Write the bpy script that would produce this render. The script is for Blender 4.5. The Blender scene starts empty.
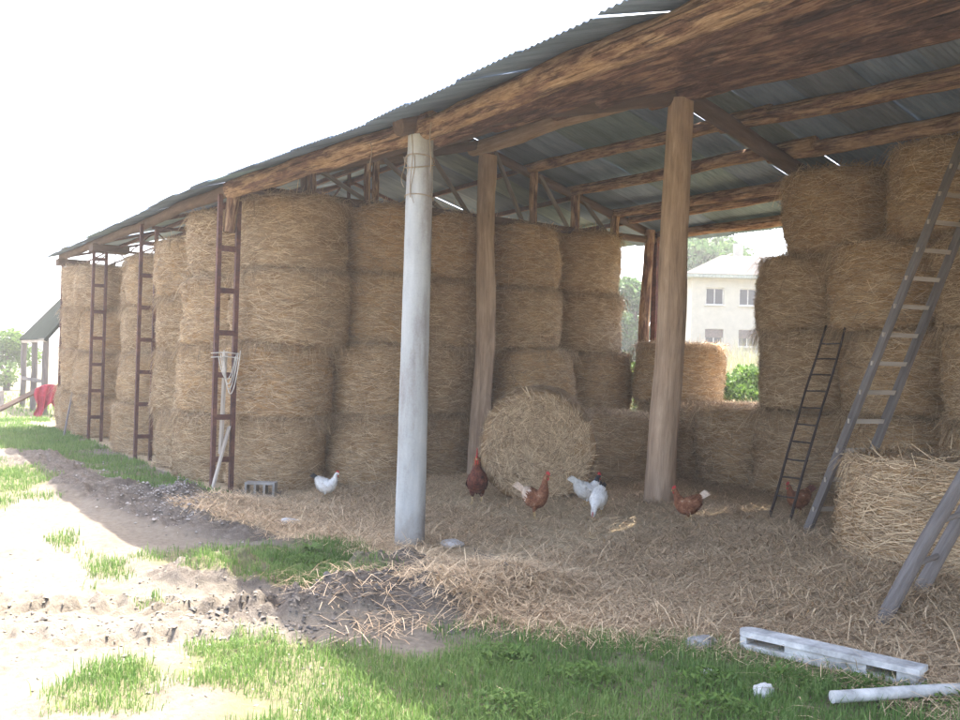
import bpy, math, random
import numpy as np
from mathutils import Vector, Matrix
S = bpy.context.scene
COL = S.collection
random.seed(7)
RNG = np.random.default_rng(7)

# ------------------------------------------------------------------ camera, sky, sun, exposure
CAM = np.array([13.27, -4.12, 1.85])
cd = bpy.data.cameras.new('camera'); cam = bpy.data.objects.new('camera', cd); COL.objects.link(cam)
cd.sensor_width = 36.0; cd.lens = 933.0 / 960.0 * 36.0; cd.clip_start = 0.05; cd.clip_end = 6000
pitch, roll = math.radians(0.62), math.radians(1.5)
fw0 = Vector((-.841, .541, 0)).normalized(); up0 = Vector((0, 0, 1)); rt0 = fw0.cross(up0)
fw = fw0 * math.cos(pitch) + up0 * math.sin(pitch); up1 = rt0.cross(fw)
rt = rt0 * math.cos(roll) + up1 * math.sin(roll); upv = rt.cross(fw)
mw = Matrix((rt, upv, -fw)).transposed().to_4x4(); mw.translation = Vector(CAM)
cam.matrix_world = mw
S.camera = cam

SUN = Vector((-.30, .36, 1.0)).normalized()            # towards the sun: behind the barn, a little to the left
elev = math.asin(SUN.z); azim = math.atan2(SUN.x, SUN.y)
w = bpy.data.worlds.new('World'); S.world = w; w.use_nodes = True
wn = w.node_tree; bg = wn.nodes['Background']
sky = wn.nodes.new('ShaderNodeTexSky'); sky.sky_type = 'NISHITA'; sky.sun_disc = False
sky.sun_elevation = elev; sky.sun_rotation = azim; sky.dust_density = 4.5; sky.air_density = .8; sky.ozone_density = 1.0
wn.links.new(sky.outputs[0], bg.inputs[0]); bg.inputs[1].default_value = 0.15
sl = bpy.data.lights.new('sun', 'SUN'); so = bpy.data.objects.new('sun', sl); COL.objects.link(so)
sl.energy = 2.9; sl.angle = math.radians(.55); sl.color = (1, .95, .87)
so.rotation_euler = SUN.to_track_quat('Z', 'Y').to_euler()
vs = S.view_settings; vs.view_transform = 'Standard'; vs.look = 'None'; vs.gamma = 1.0; vs.use_curve_mapping = False
vs.exposure = 2.95
S.cycles.max_bounces = 8; S.cycles.diffuse_bounces = 5; S.cycles.caustics_reflective = False; S.cycles.caustics_refractive = False

# ------------------------------------------------------------------ noise
def _hash(ix, iy, iz, seed):
    h = (ix * 374761393 + iy * 668265263 + iz * 2147483647 + seed * 974711) & 0xFFFFFFFF
    h = ((h ^ (h >> 13)) * 1274126177) & 0xFFFFFFFF
    h = ((h ^ (h >> 16)) * 2246822519) & 0xFFFFFFFF
    return ((h ^ (h >> 15)) & 0xFFFFFF) / float(0xFFFFFF)
def vnoise(x, y, z=0.0, seed=0):
    x = np.asarray(x, float); y = np.asarray(y, float); z = np.asarray(z, float) + np.zeros_like(x)
    ix, iy, iz = (np.floor(v).astype(np.int64) for v in (x, y, z))
    fx, fy, fz = x - ix, y - iy, z - iz
    fx, fy, fz = (f * f * (3 - 2 * f) for f in (fx, fy, fz))
    r = 0
    for dx in (0, 1):
        for dy in (0, 1):
            for dz in (0, 1):
                r = r + _hash(ix + dx, iy + dy, iz + dz, seed) * (fx if dx else 1 - fx) * (fy if dy else 1 - fy) * (fz if dz else 1 - fz)
    return r * 2 - 1
def fbm(x, y, z=0.0, o=4, seed=0):
    r, a, f = 0, .5, 1.0
    for k in range(o):
        r = r + a * vnoise(np.asarray(x) * f, np.asarray(y) * f, np.asarray(z) * f, seed + k * 17); a *= .5; f *= 2.03
    return r
def sstep(a, b, x):
    t = np.clip((np.asarray(x, float) - a) / (b - a), 0, 1); return t * t * (3 - 2 * t)

# ------------------------------------------------------------------ materials
class NT:
    def __init__(s, name, rough=.85, metal=0.0, spec=.3):
        s.m = bpy.data.materials.new(name); s.m.use_nodes = True; s.t = s.m.node_tree
        s.b = s.t.nodes['Principled BSDF']
        s.b.inputs['Roughness'].default_value = rough; s.b.inputs['Metallic'].default_value = metal
        s.b.inputs['Specular IOR Level'].default_value = spec
    def n(s, t, **k):
        x = s.t.nodes.new(t)
        for a, v in k.items(): setattr(x, a, v)
        return x
    def l(s, a, b): s.t.links.new(a, b)
    def attr(s, name='tc'):
        return s.n('ShaderNodeAttribute', attribute_name=name)
    def obj(s): return s.n('ShaderNodeTexCoord').outputs['Object']
    def mapv(s, v, sc=(1, 1, 1), loc=(0, 0, 0)):
        m = s.n('ShaderNodeMapping'); m.inputs['Scale'].default_value = sc; m.inputs['Location'].default_value = loc
        s.l(v, m.inputs['Vector']); return m.outputs[0]
    def noise(s, v, scale=5, detail=6, rough=.6, dist=0.0):
        x = s.n('ShaderNodeTexNoise'); x.inputs['Scale'].default_value = scale; x.inputs['Detail'].default_value = detail
        x.inputs['Roughness'].default_value = rough; x.inputs['Distortion'].default_value = dist
        s.l(v, x.inputs['Vector']); return x.outputs['Fac']
    def ramp(s, f, stops):
        r = s.n('ShaderNodeValToRGB'); e = r.color_ramp.elements
        while len(e) < len(stops): e.new(.5)
        for k, (p, c) in enumerate(stops):
            e[k].position = p; e[k].color = (*c, 1) if len(c) == 3 else c
        s.l(f, r.inputs[0]); return r.outputs[0]
    def mix(s, f, a, b, mode='MIX'):
        x = s.n('ShaderNodeMix', data_type='RGBA', blend_type=mode)
        for v, i in ((f, 0), (a, 6), (b, 7)):
            if isinstance(v, (int, float)): x.inputs[i].default_value = v
            elif isinstance(v, tuple): x.inputs[i].default_value = (*v, 1)
            else: s.l(v, x.inputs[i])
        return x.outputs[2]
    def math(s, op, a, b=None):
        x = s.n('ShaderNodeMath', operation=op)
        for v, i in ((a, 0), (b, 1)):
            if v is None: continue
            if isinstance(v, (int, float)): x.inputs[i].default_value = v
            else: s.l(v, x.inputs[i])
        return x.outputs[0]
    def col(s, c):
        if isinstance(c, tuple): s.b.inputs['Base Color'].default_value = (*c, 1)
        else: s.l(c, s.b.inputs['Base Color'])
        return s
    def bump(s, h, strength=.4, dist=.02):
        b = s.n('ShaderNodeBump'); b.inputs['Strength'].default_value = strength; b.inputs['Distance'].default_value = dist
        s.l(h, b.inputs['Height']); s.l(b.outputs[0], s.b.inputs['Normal']); return s

MATS = {}
def m_simple(name, c, rough=.8, metal=0.0, var=.35, scale=8, spec=.3, bump=.15):
    t = NT(name, rough, metal, spec); v = t.obj(); f = t.noise(v, scale, 6, .65)
    lo = tuple(x * (1 - var) for x in c); hi = tuple(min(1, x * (1 + var)) for x in c)
    t.col(t.ramp(f, [(.3, lo), (.7, hi)])); 
    if bump: t.bump(f, bump, .02)
    MATS[name] = t.m; return t.m

def m_bale():
    t = NT('baled_straw', .9, 0, .15); v = t.obj()
    oi = t.n('ShaderNodeObjectInfo')
    add = t.n('ShaderNodeVectorMath', operation='ADD'); sc = t.n('ShaderNodeVectorMath', operation='SCALE')
    t.l(oi.outputs['Location'], sc.inputs[0]); sc.inputs['Scale'].default_value = .0
    t.l(v, add.inputs[0])
    cx = t.n('ShaderNodeCombineXYZ'); rr = t.math('MULTIPLY', oi.outputs['Random'], 37.0); t.l(rr, cx.inputs[0]); t.l(rr, cx.inputs[1])
    t.l(cx.outputs[0], add.inputs[1]); p = add.outputs[0]
    band = t.noise(t.mapv(p, (3.5, 3.5, 60)), 1, 5, .7, .3)
    fine = t.noise(t.mapv(p, (28, 28, 160)), 1, 4, .7, 1.2)
    blot = t.noise(p, 3.2, 5, .6)
    f = t.math('ADD', t.math('MULTIPLY', band, .45), t.math('MULTIPLY', fine, .55))
    c = t.ramp(f, [(.30, (.12, .072, .036)), (.44, (.37, .24, .128)), (.58, (.58, .405, .23)), (.74, (.74, .565, .355))])
    g = t.ramp(blot, [(.32, (.66, .60, .52)), (.62, (1, 1, 1))])
    c = t.mix(1.0, c, g, 'MULTIPLY')
    rnd = t.ramp(oi.outputs['Random'], [(0, (.72, .69, .64)), (.4, (.95, .92, .86)), (.7, (1, .95, .84)), (1, (1.0, .90, .74))])
    t.col(t.mix(1.0, c, rnd, 'MULTIPLY')).bump(f, .8, .03)
    MATS['bale'] = t.m
def m_strand(name, key):
    t = NT(name, .8, 0, .25); a = t.attr('col'); t.col(a.outputs['Color'])
    MATS[key] = t.m
def m_wood(name, key, stops, sc=(2.2, 16, 16), bump=.7, rough=.8):
    t = NT(name, rough, 0, .2); v = t.attr('tc').outputs['Vector']
    g = t.noise(t.mapv(v, sc), 1, 7, .65, .6)
    b = t.noise(t.mapv(v, (1.1, 5, 5)), 1, 5, .6, .4)
    fine = t.noise(t.mapv(v, (6, 90, 90)), 1, 4, .6)
    f = t.math('ADD', t.math('MULTIPLY', g, .45), t.math('ADD', t.math('MULTIPLY', b, .35), t.math('MULTIPLY', fine, .2)))
    t.col(t.ramp(f, stops)).bump(f, bump, .04)
    MATS[key] = t.m
def m_ground():
    t = NT('farmyard_ground', .95, 0, .1); a = t.attr('mask'); p = t.n('ShaderNodeNewGeometry').outputs['Position']
    sep = t.n('ShaderNodeSeparateColor'); t.l(a.outputs['Color'], sep.inputs[0])
    n1 = t.noise(p, 1.3, 8, .65); n2 = t.noise(p, 14, 8, .7); n3 = t.noise(p, 70, 5, .7)
    dirt = t.mix(.5, t.ramp(n1, [(.3, (.12, .098, .074)), (.7, (.20, .172, .135))]), t.ramp(n2, [(.3, (.05, .04, .03)), (.48, (.155, .132, .102)), (.75, (.25, .22, .18))]))
    straw = t.ramp(t.math('ADD', t.math('MULTIPLY', n2, .5), t.math('MULTIPLY', n3, .5)), [(.3, (.20, .145, .085)), (.5, (.42, .32, .19)), (.7, (.60, .48, .30))])
    grass = t.ramp(n2, [(.3, (.09, .085, .05)), (.7, (.19, .175, .095))])
    mud = t.ramp(t.math('ADD', t.math('MULTIPLY', n2, .6), t.math('MULTIPLY', n3, .4)), [(.32, (.045, .036, .029)), (.5, (.11, .092, .075)), (.70, (.24, .21, .175))])
    def edge(ch):
        return t.ramp(t.math('ADD', ch, t.math('MULTIPLY', t.math('SUBTRACT', n2, .5), .9)), [(.35, (0, 0, 0)), (.62, (1, 1, 1))])
    c = t.mix(edge(sep.outputs[2]), dirt, mud)
    c = t.mix(edge(sep.outputs[0]), c, straw)
    c = t.mix(edge(sep.outputs[1]), c, grass)
    t.col(c).bump(t.math('ADD', n2, t.math('MULTIPLY', n3, .5)), .7, .03)
    MATS['ground'] = t.m
def m_iron():
    t = NT('corrugated_iron', .62, .25, .4); p = t.n('ShaderNodeNewGeometry').outputs['Position']; a = t.attr('col')
    f = t.noise(t.mapv(p, (6, 1.2, 1.2)), 1, 6, .65)
    c = t.ramp(f, [(.3, (.10, .15, .205)), (.6, (.19, .26, .345)), (.85, (.27, .29, .31))])
    t.col(t.mix(1.0, c, a.outputs['Color'], 'MULTIPLY')).bump(f, .1, .01); MATS['iron'] = t.m
def m_rust():
    t = NT('rusty_steel', .75, .3, .3); p = t.obj(); f = t.noise(p, 5, 8, .7); g = t.noise(p, 30, 5, .7)
    c = t.ramp(t.math('ADD', t.math('MULTIPLY', f, .6), t.math('MULTIPLY', g, .4)), [(.35, (.05, .028, .032)), (.5, (.115, .052, .042)), (.66, (.22, .10, .066))])
    t.col(c).bump(g, .4, .01); MATS['rust'] = t.m
def m_concrete():
    t = NT('weathered_concrete', .9, 0, .2); p = t.obj(); f = t.noise(t.mapv(p, (5, 5, 1.0)), 1, 8, .6); g = t.noise(p, 45, 5, .7); k = t.noise(p, 2.1, 8, .7, .8)
    c = t.ramp(t.math('ADD', t.math('MULTIPLY', f, .82), t.math('MULTIPLY', g, .18)), [(.33, (.22, .19, .175)), (.5, (.38, .38, .355)), (.68, (.50, .50, .47))])
    c = t.mix(t.ramp(k, [(.60, (0, 0, 0)), (.72, (.6, .6, .6))]), c, (.19, .16, .13))
    sx = t.n('ShaderNodeSeparateXYZ'); t.l(p, sx.inputs[0]); sp = t.math('ADD', sx.outputs[2], t.math('MULTIPLY', t.math('SUBTRACT', k, .5), .9))
    c = t.mix(t.ramp(sp, [(.05, (.75, .75, .75)), (.42, (0, 0, 0))]), c, (.20, .165, .125))
    t.col(c).bump(g, .35, .01); MATS['concrete'] = t.m
    m_simple('bleached_concrete', (.44, .43, .40), .9, var=.5, scale=7, bump=.4)
def m_leaf(name, key, c1, c2, trans=.25):
    t = NT(name, .6, 0, .3); a = t.attr('col'); 
    c = t.mix(a.outputs['Fac'], c1, c2); t.col(c)
    tr = t.n('ShaderNodeBsdfTranslucent'); t.l(c, tr.inputs['Color'])
    mx = t.n('ShaderNodeMixShader'); mx.inputs[0].default_value = trans
    t.l(t.b.outputs[0], mx.inputs[1]); t.l(tr.outputs[0], mx.inputs[2]); t.l(mx.outputs[0], t.t.nodes['Material Output'].inputs[0])
    MATS[key] = t.m

m_bale(); m_strand('straw_stalk', 'strand'); m_ground(); m_iron(); m_rust(); m_concrete()
def m_log(name, key, wl, wm, wh, bl, bm_, bh, cut):
    t = NT(name, .9, 0, .1); v = t.attr('tc').outputs['Vector']
    pt = t.noise(t.mapv(v, (1.3, 8, 8)), 1, 9, .72, .5); fine = t.noise(t.mapv(v, (6, 95, 95)), 1, 6, .72, .4); md = t.noise(t.mapv(v, (5, 24, 24)), 1, 7, .7)
    crack = t.ramp(t.noise(t.mapv(v, (1.2, 38, 38)), 1, 4, .55, .3), [(.36, (1, 1, 1)), (.43, (0, 0, 0))])
    wood = t.ramp(t.math('ADD', t.math('MULTIPLY', fine, .55), t.math('MULTIPLY', md, .45)), [(.36, wl), (.5, wm), (.64, wh)])
    bark = t.ramp(t.math('ADD', t.math('MULTIPLY', fine, .45), t.math('MULTIPLY', md, .55)), [(.38, bl), (.5, bm_), (.64, bh)])
    k = t.ramp(pt, [(cut - .05, (0, 0, 0)), (cut + .05, (1, 1, 1))])
    c = t.mix(t.math('MULTIPLY', crack, .7), t.mix(k, bark, wood), (.05, .03, .022))
    t.col(c).bump(t.math('SUBTRACT', t.math('ADD', t.math('MULTIPLY', md, .6), t.math('MULTIPLY', fine, .4)), t.math('MULTIPLY', crack, .5)), 1.0, .04); MATS[key] = t.m
m_log('peeled_pine_log', 'log', (.20, .11, .065), (.40, .25, .14), (.62, .44, .28), (.06, .034, .026), (.17, .09, .06), (.32, .185, .11), .49)
m_log('barky_pine_log', 'barklog', (.16, .08, .052), (.30, .165, .10), (.46, .29, .18), (.045, .026, .022), (.13, .066, .046), (.25, .13, .082), .54)
m_wood('brown_pole', 'pole', [(.32, (.15, .10, .068)), (.48, (.35, .245, .165)), (.6, (.49, .36, .25)), (.74, (.62, .49, .36))], (1.2, 18, 18))
m_wood('dark_old_timber', 'darkwood', [(.32, (.05, .032, .024)), (.5, (.11, .07, .048)), (.7, (.20, .13, .085))])
m_wood('silvered_ladder_wood', 'greywood', [(.32, (.075, .062, .054)), (.5, (.155, .135, .12)), (.7, (.26, .235, .215))], (1.5, 30, 30))
m_wood('pale_dry_board', 'palewood', [(.32, (.26, .22, .17)), (.5, (.42, .36, .29)), (.7, (.56, .50, .42))], (1.5, 30, 30))
m_simple('white_rope', (.62, .58, .5), .9)
m_simple('old_twine', (.30, .24, .17), .9)
m_simple('grey_stone', (.27, .26, .25), .9, var=.5, scale=9, bump=.6)
m_simple('pale_stone', (.55, .53, .50), .9, var=.35, scale=9, bump=.6)
m_simple('dull_dark_iron', (.06, .045, .04), .7, .4)
m_simple('red_plastic', (.33, .028, .055), .5)
m_simple('rendered_wall', (.43, .39, .31), .9, var=.10, scale=2.0)
m_simple('old_roof_tile', (.036, .030, .027), .9, var=.3, scale=1.5)
m_simple('eave_board', (.30, .32, .27), .9)
m_simple('window_wood', (.55, .52, .47), .6)
m_simple('dark_pane', (.03, .035, .04), .4, 0, .3, 3, .25, 0)
m_simple('shutter_board', (.13, .10, .085), .7)
m_simple('tree_bark', (.12, .09, .065), .95, var=.5, scale=20, bump=.6)
m_simple('dry_stone_wall', (.34, .28, .24), .95, var=.45, scale=5, bump=.8)
m_simple('dark_roofing', (.020, .025, .020), 1.0, var=.4, scale=4, spec=.02)  # near-black, faintly green tone of the lean-to roof
m_simple('blue_plastic', (.03, .06, .28), .4)
def m_hen(name, stops, sc):
    t = NT(name, .8, 0, .15); p = t.obj(); f = t.math('ADD', t.math('MULTIPLY', t.noise(p, sc, 5, .7), .6), t.math('MULTIPLY', t.noise(p, sc * 5, 4, .7), .4)); t.col(t.ramp(f, stops)).bump(f, .5, .01); MATS[name] = t.m
m_hen('hen_brown', [(.36, (.07, .024, .015)), (.5, (.22, .085, .042)), (.58, (.30, .14, .075)), (.66, (.55, .40, .27))], 11)
m_hen('hen_white', [(.36, (.42, .39, .34)), (.48, (.70, .67, .61)), (.6, (.80, .78, .73))], 12)
m_hen('hen_dark_red', [(.38, (.03, .014, .014)), (.5, (.12, .035, .024)), (.62, (.26, .085, .05))], 14)
m_simple('hen_dark_brown', (.13, .04, .03), .7, var=.6, scale=35, bump=.3)
m_simple('hen_black', (.018, .02, .026), .5, var=.4, scale=40, bump=.3)
m_simple('hen_cream', (.62, .48, .36), .8, var=.25, scale=40, bump=.3)
m_simple('comb_red', (.48, .035, .035), .55, var=.25)
m_simple('beak_horn', (.50, .36, .15), .5)
m_simple('hen_eye', (.01, .008, .006), .2, bump=0)
m_leaf('grass_leaf', 'grass', (.08, .17, .032), (.21, .30, .085), .4)
m_leaf('bright_leaf', 'leaf_bright', (.06, .13, .02), (.16, .25, .05), .35)
m_leaf('dark_leaf', 'leaf_dark', (.045, .105, .028), (.11, .19, .055), .4)
m_leaf('pale_seed_head', 'leaf_pale', (.25, .26, .13), (.45, .40, .26), .3)

# ------------------------------------------------------------------ mesh builder
class MB:
    def __init__(s): s.v, s.q, s.t, s.c, s.tc, s.n, s.mi, s.mit = [], [], [], [], [], 0, [], []
    def add(s, v, quads=None, tris=None, col=(1, 1, 1), tc=None, mi=0):
        v = np.asarray(v, float).reshape(-1, 3); k = len(v)
        s.v.append(v)
        c = np.asarray(col, float)
        s.c.append(np.broadcast_to(c, (k, 3)) if c.ndim == 1 else c)
        s.tc.append(v if tc is None else np.asarray(tc, float).reshape(-1, 3))
        if quads is not None and len(quads):
            q = np.asarray(quads, np.int64).reshape(-1, 4) + s.n; s.q.append(q); s.mi.append(np.full(len(q), mi))
        if tris is not None and len(tris):
            t = np.asarray(tris, np.int64).reshape(-1, 3) + s.n; s.t.append(t); s.mit.append(np.full(len(t), mi))
        s.n += k; return s
    def mesh(s, name, mats, smooth=True):
        me = bpy.data.meshes.new(name)
        v = np.concatenate(s.v); q = np.concatenate(s.q) if s.q else np.zeros((0, 4), np.int64)
        t = np.concatenate(s.t) if s.t else np.zeros((0, 3), np.int64)
        me.vertices.add(len(v)); me.vertices.foreach_set('co', v.ravel().astype(np.float32))
        nl = len(q) * 4 + len(t) * 3
        me.loops.add(nl); me.loops.foreach_set('vertex_index', np.concatenate([q.ravel(), t.ravel()]).astype(np.int32))
        me.polygons.add(len(q) + len(t))
        ls = np.concatenate([np.arange(len(q)) * 4, len(q) * 4 + np.arange(len(t)) * 3])
        me.polygons.foreach_set('loop_start', ls.astype(np.int32))
        mi = np.concatenate(([np.concatenate(s.mi)] if s.mi else []) + ([np.concatenate(s.mit)] if s.mit else []))
        for m in mats: me.materials.append(MATS[m] if m in MATS else bpy.data.materials[m])
        me.polygons.foreach_set('material_index', mi.astype(np.int32))
        me.polygons.foreach_set('use_smooth', np.full(len(q) + len(t), smooth))
        me.update(calc_edges=True)
        ca = me.color_attributes.new('col', 'FLOAT_COLOR', 'POINT')
        cc = np.ones((len(v), 4), np.float32); cc[:, :3] = np.concatenate(s.c); ca.data.foreach_set('color', cc.ravel())
        ta = me.attributes.new('tc', 'FLOAT_VECTOR', 'POINT'); ta.data.foreach_set('vector', np.concatenate(s.tc).astype(np.float32).ravel())
        me.validate(); return me
    def build(s, name, mats, parent=None, smooth=True, loc=None):
        if isinstance(mats, str): mats = [mats]
        o = bpy.data.objects.new(name, s.mesh(name, mats, smooth)); COL.objects.link(o)
        if parent is not None: o.parent = parent
        if loc is not None: o.location = loc
        return o
    # shapes
    def box(s, c, size, rot=None, col=(1, 1, 1), mi=0, axis=None):
        h = np.asarray(size, float) / 2
        p = np.array([[x, y, z] for x in (-1, 1) for y in (-1, 1) for z in (-1, 1)]) * h
        tc = p + RNG.uniform(0, 40, 3)
        lon = int(np.argmax(size)); tc = np.roll(tc, -lon, axis=1)
        if rot is not None: p = p @ np.asarray(rot).T
        # separate verts per face keeps edges crisp
        F = [(0, 1, 3, 2), (4, 6, 7, 5), (0, 4, 5, 1), (2, 3, 7, 6), (0, 2, 6, 4), (1, 5, 7, 3)]
        v = np.concatenate([p[list(f)] for f in F]) + np.asarray(c, float); t = np.concatenate([tc[list(f)] for f in F])
        return s.add(v, np.arange(24).reshape(6, 4), col=col, tc=t, mi=mi)
    def bar(s, a, b, wd, th, side=(0, 0, 1), col=(1, 1, 1), mi=0):
        a, b = np.asarray(a, float), np.asarray(b, float); d = b - a; L = np.linalg.norm(d); d /= L
        sd = np.asarray(side, float); sd = sd - d * (sd @ d); sd /= np.linalg.norm(sd); u = np.cross(sd, d)
        return s.box((a + b) / 2, (L, wd, th), np.stack([d, u, sd], 1), col, mi)
    def tube(s, pts, rad, n=8, rough=0.0, seed=0, cap=True, col=(1, 1, 1), mi=0, fr=6.0):
        pts = np.asarray(pts, float); m = len(pts); rad = np.broadcast_to(np.asarray(rad, float), (m,)) 
        d = np.gradient(pts, axis=0); d /= np.linalg.norm(d, axis=1)[:, None] + 1e-9
        ref = np.array([0, 0, 1.]) if abs(d[:, 2]).mean() < .8 else np.array([1., 0, 0])
        u = np.cross(d, ref); u /= np.linalg.norm(u, axis=1)[:, None]; w_ = np.cross(d, u)
        th = np.linspace(0, 2 * math.pi, n, endpoint=False); L = np.concatenate([[0], np.cumsum(np.linalg.norm(np.diff(pts, axis=0), axis=1))])
        off = (seed * 7.31) % 50
        R = rad[:, None] * np.ones((1, n))
        if rough:
            R = R * (1 + rough * 1.6 * fbm(np.cos(th)[None, :] * 1.1 + off + 0 * L[:, None], np.sin(th)[None, :] * 1.1 + 0 * L[:, None], L[:, None] * fr * .25 + off, 3, seed)
                     + rough * .6 * fbm(np.cos(th)[None, :] * 3 + off + 0 * L[:, None], np.sin(th)[None, :] * 3 + 0 * L[:, None], L[:, None] * fr * .7 + off, 3, seed + 5))
        v = pts[:, None] + R[..., None] * (np.cos(th)[None, :, None] * u[:, None] + np.sin(th)[None, :, None] * w_[:, None])
        tc = np.stack([L[:, None] + off + 0 * R, R * np.cos(th) + off, R * np.sin(th)], -1)
        q = []
        for i in range(m - 1):
            a = i * n + np.arange(n); b = i * n + (np.arange(n) + 1) % n
            q.append(np.stack([a, b, b + n, a + n], 1))
        s.add(v, np.concatenate(q), col=col, tc=tc, mi=mi)
        if cap:
            for e, sg in ((0, 1), (m - 1, -1)):
                ring = v[e]; cen = ring.mean(0); vv = np.concatenate([ring, [cen]])
                tcc = np.concatenate([tc[e], [[L[e] + off, off, 0]]])
                ii = np.arange(n); jj = (ii + 1) % n
                s.add(vv, tris=np.stack([ii, np.full(n, n), jj] if sg == 1 else [jj, np.full(n, n), ii], 1), col=col, tc=tcc, mi=mi)
        return s
    def log(s, a, b, ra, rb=None, bend=.05, seed=0, rough=.12, n=20, step=.06, mi=0):
        a, b = np.asarray(a, float), np.asarray(b, float); L = np.linalg.norm(b - a); m = max(4, int(L / step))
        t = np.linspace(0, 1, m); p = a + (b - a) * t[:, None]
        d = (b - a) / L; sx = np.cross(d, [.3, .2, 1]); sx /= np.linalg.norm(sx); sy = np.cross(d, sx)
        env = np.sin(math.pi * t)
        p = p + sx * (bend * fbm(t * 2.2, t * 0 + seed, 0, 2, seed) * env)[:, None] + sy * (bend * fbm(t * 2.2, t * 0 + seed + 9, 0, 2, seed + 3) * env)[:, None]
        rb = ra if rb is None else rb
        return s.tube(p, ra + (rb - ra) * t, n, rough, seed, mi=mi)
    def blob(s, c, r, seed=0, amp=.25, n=10, fr=1.5, col=(1, 1, 1), mi=0, rot=0.0):
        th = np.linspace(0, math.pi, n); ph = np.linspace(0, 2 * math.pi, 2 * n, endpoint=False)
        T, P = np.meshgrid(th, ph, indexing='ij'); d = np.stack([np.sin(T) * np.cos(P), np.sin(T) * np.sin(P), np.cos(T)], -1)
        k = 1 + amp * fbm(d[..., 0] * fr + seed, d[..., 1] * fr, d[..., 2] * fr, 3, seed)
        v = d * k[..., None] * np.asarray(r, float)
        cr, sr = math.cos(rot), math.sin(rot); v = v @ np.array([[cr, sr, 0], [-sr, cr, 0], [0, 0, 1]])
        m2 = 2 * n; q = []
        for i in range(n - 1):
            a = i * m2 + np.arange(m2); b = i * m2 + (np.arange(m2) + 1) % m2
            q.append(np.stack([a, a + m2, b + m2, b], 1))
        return s.add(v + np.asarray(c, float), np.concatenate(q), col=col, mi=mi)

def empty(name, loc, label=None, cat=None, group=None, rz=0.0):
    o = bpy.data.objects.new(name, None); COL.objects.link(o); o.location = loc; o.rotation_euler = (0, 0, rz); o.empty_display_size = .2
    return tag(o, label, cat, group)
def tag(o, label=None, cat=None, group=None, kind=None):
    if label: o['label'] = label
    if cat: o['category'] = cat
    if group: o['group'] = group
    if kind: o['kind'] = kind
    return o

# strands: P points (N,3), D unit directions (N,3), Nn normals, length, width; gives bent two-segment ribbons
def ribbons(mb, P, D, Nn, L, W, C, droop=0.0, lift=.02, mi=0):
    n = len(P); side = np.cross(D, Nn); side /= np.linalg.norm(side, axis=1)[:, None] + 1e-9
    a = P; b = P + D * (L * .5)[:, None] + Nn * lift[:, None]; c = P + D * L[:, None]
    c = c + Nn * (lift * RNG.uniform(-.6, 1.4, n))[:, None]; c[:, 2] -= droop * L
    V = np.stack([a - side * W[:, None], a + side * W[:, None], b - side * W[:, None], b + side * W[:, None], c - side * W[:, None] * .6, c + side * W[:, None] * .6], 1)
    base = np.arange(n)[:, None] * 6
    q = np.concatenate([base + np.array([[0, 1, 3, 2]]), base + np.array([[2, 3, 5, 4]])])
    mb.add(V.reshape(-1, 3), q, col=np.repeat(C, 6, 0), mi=mi)
def straw_cols(n, dark=.5):
    k = RNG.uniform(0, 1, n)[:, None]; j = RNG.uniform(.72, 1.12, (n, 1))
    c = (np.array([.34, .22, .12]) * (1 - k) + np.array([.75, .57, .35]) * k) * j
    d = RNG.uniform(0, 1, n) < dark * .3
    c[d] *= .5
    return c

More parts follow.
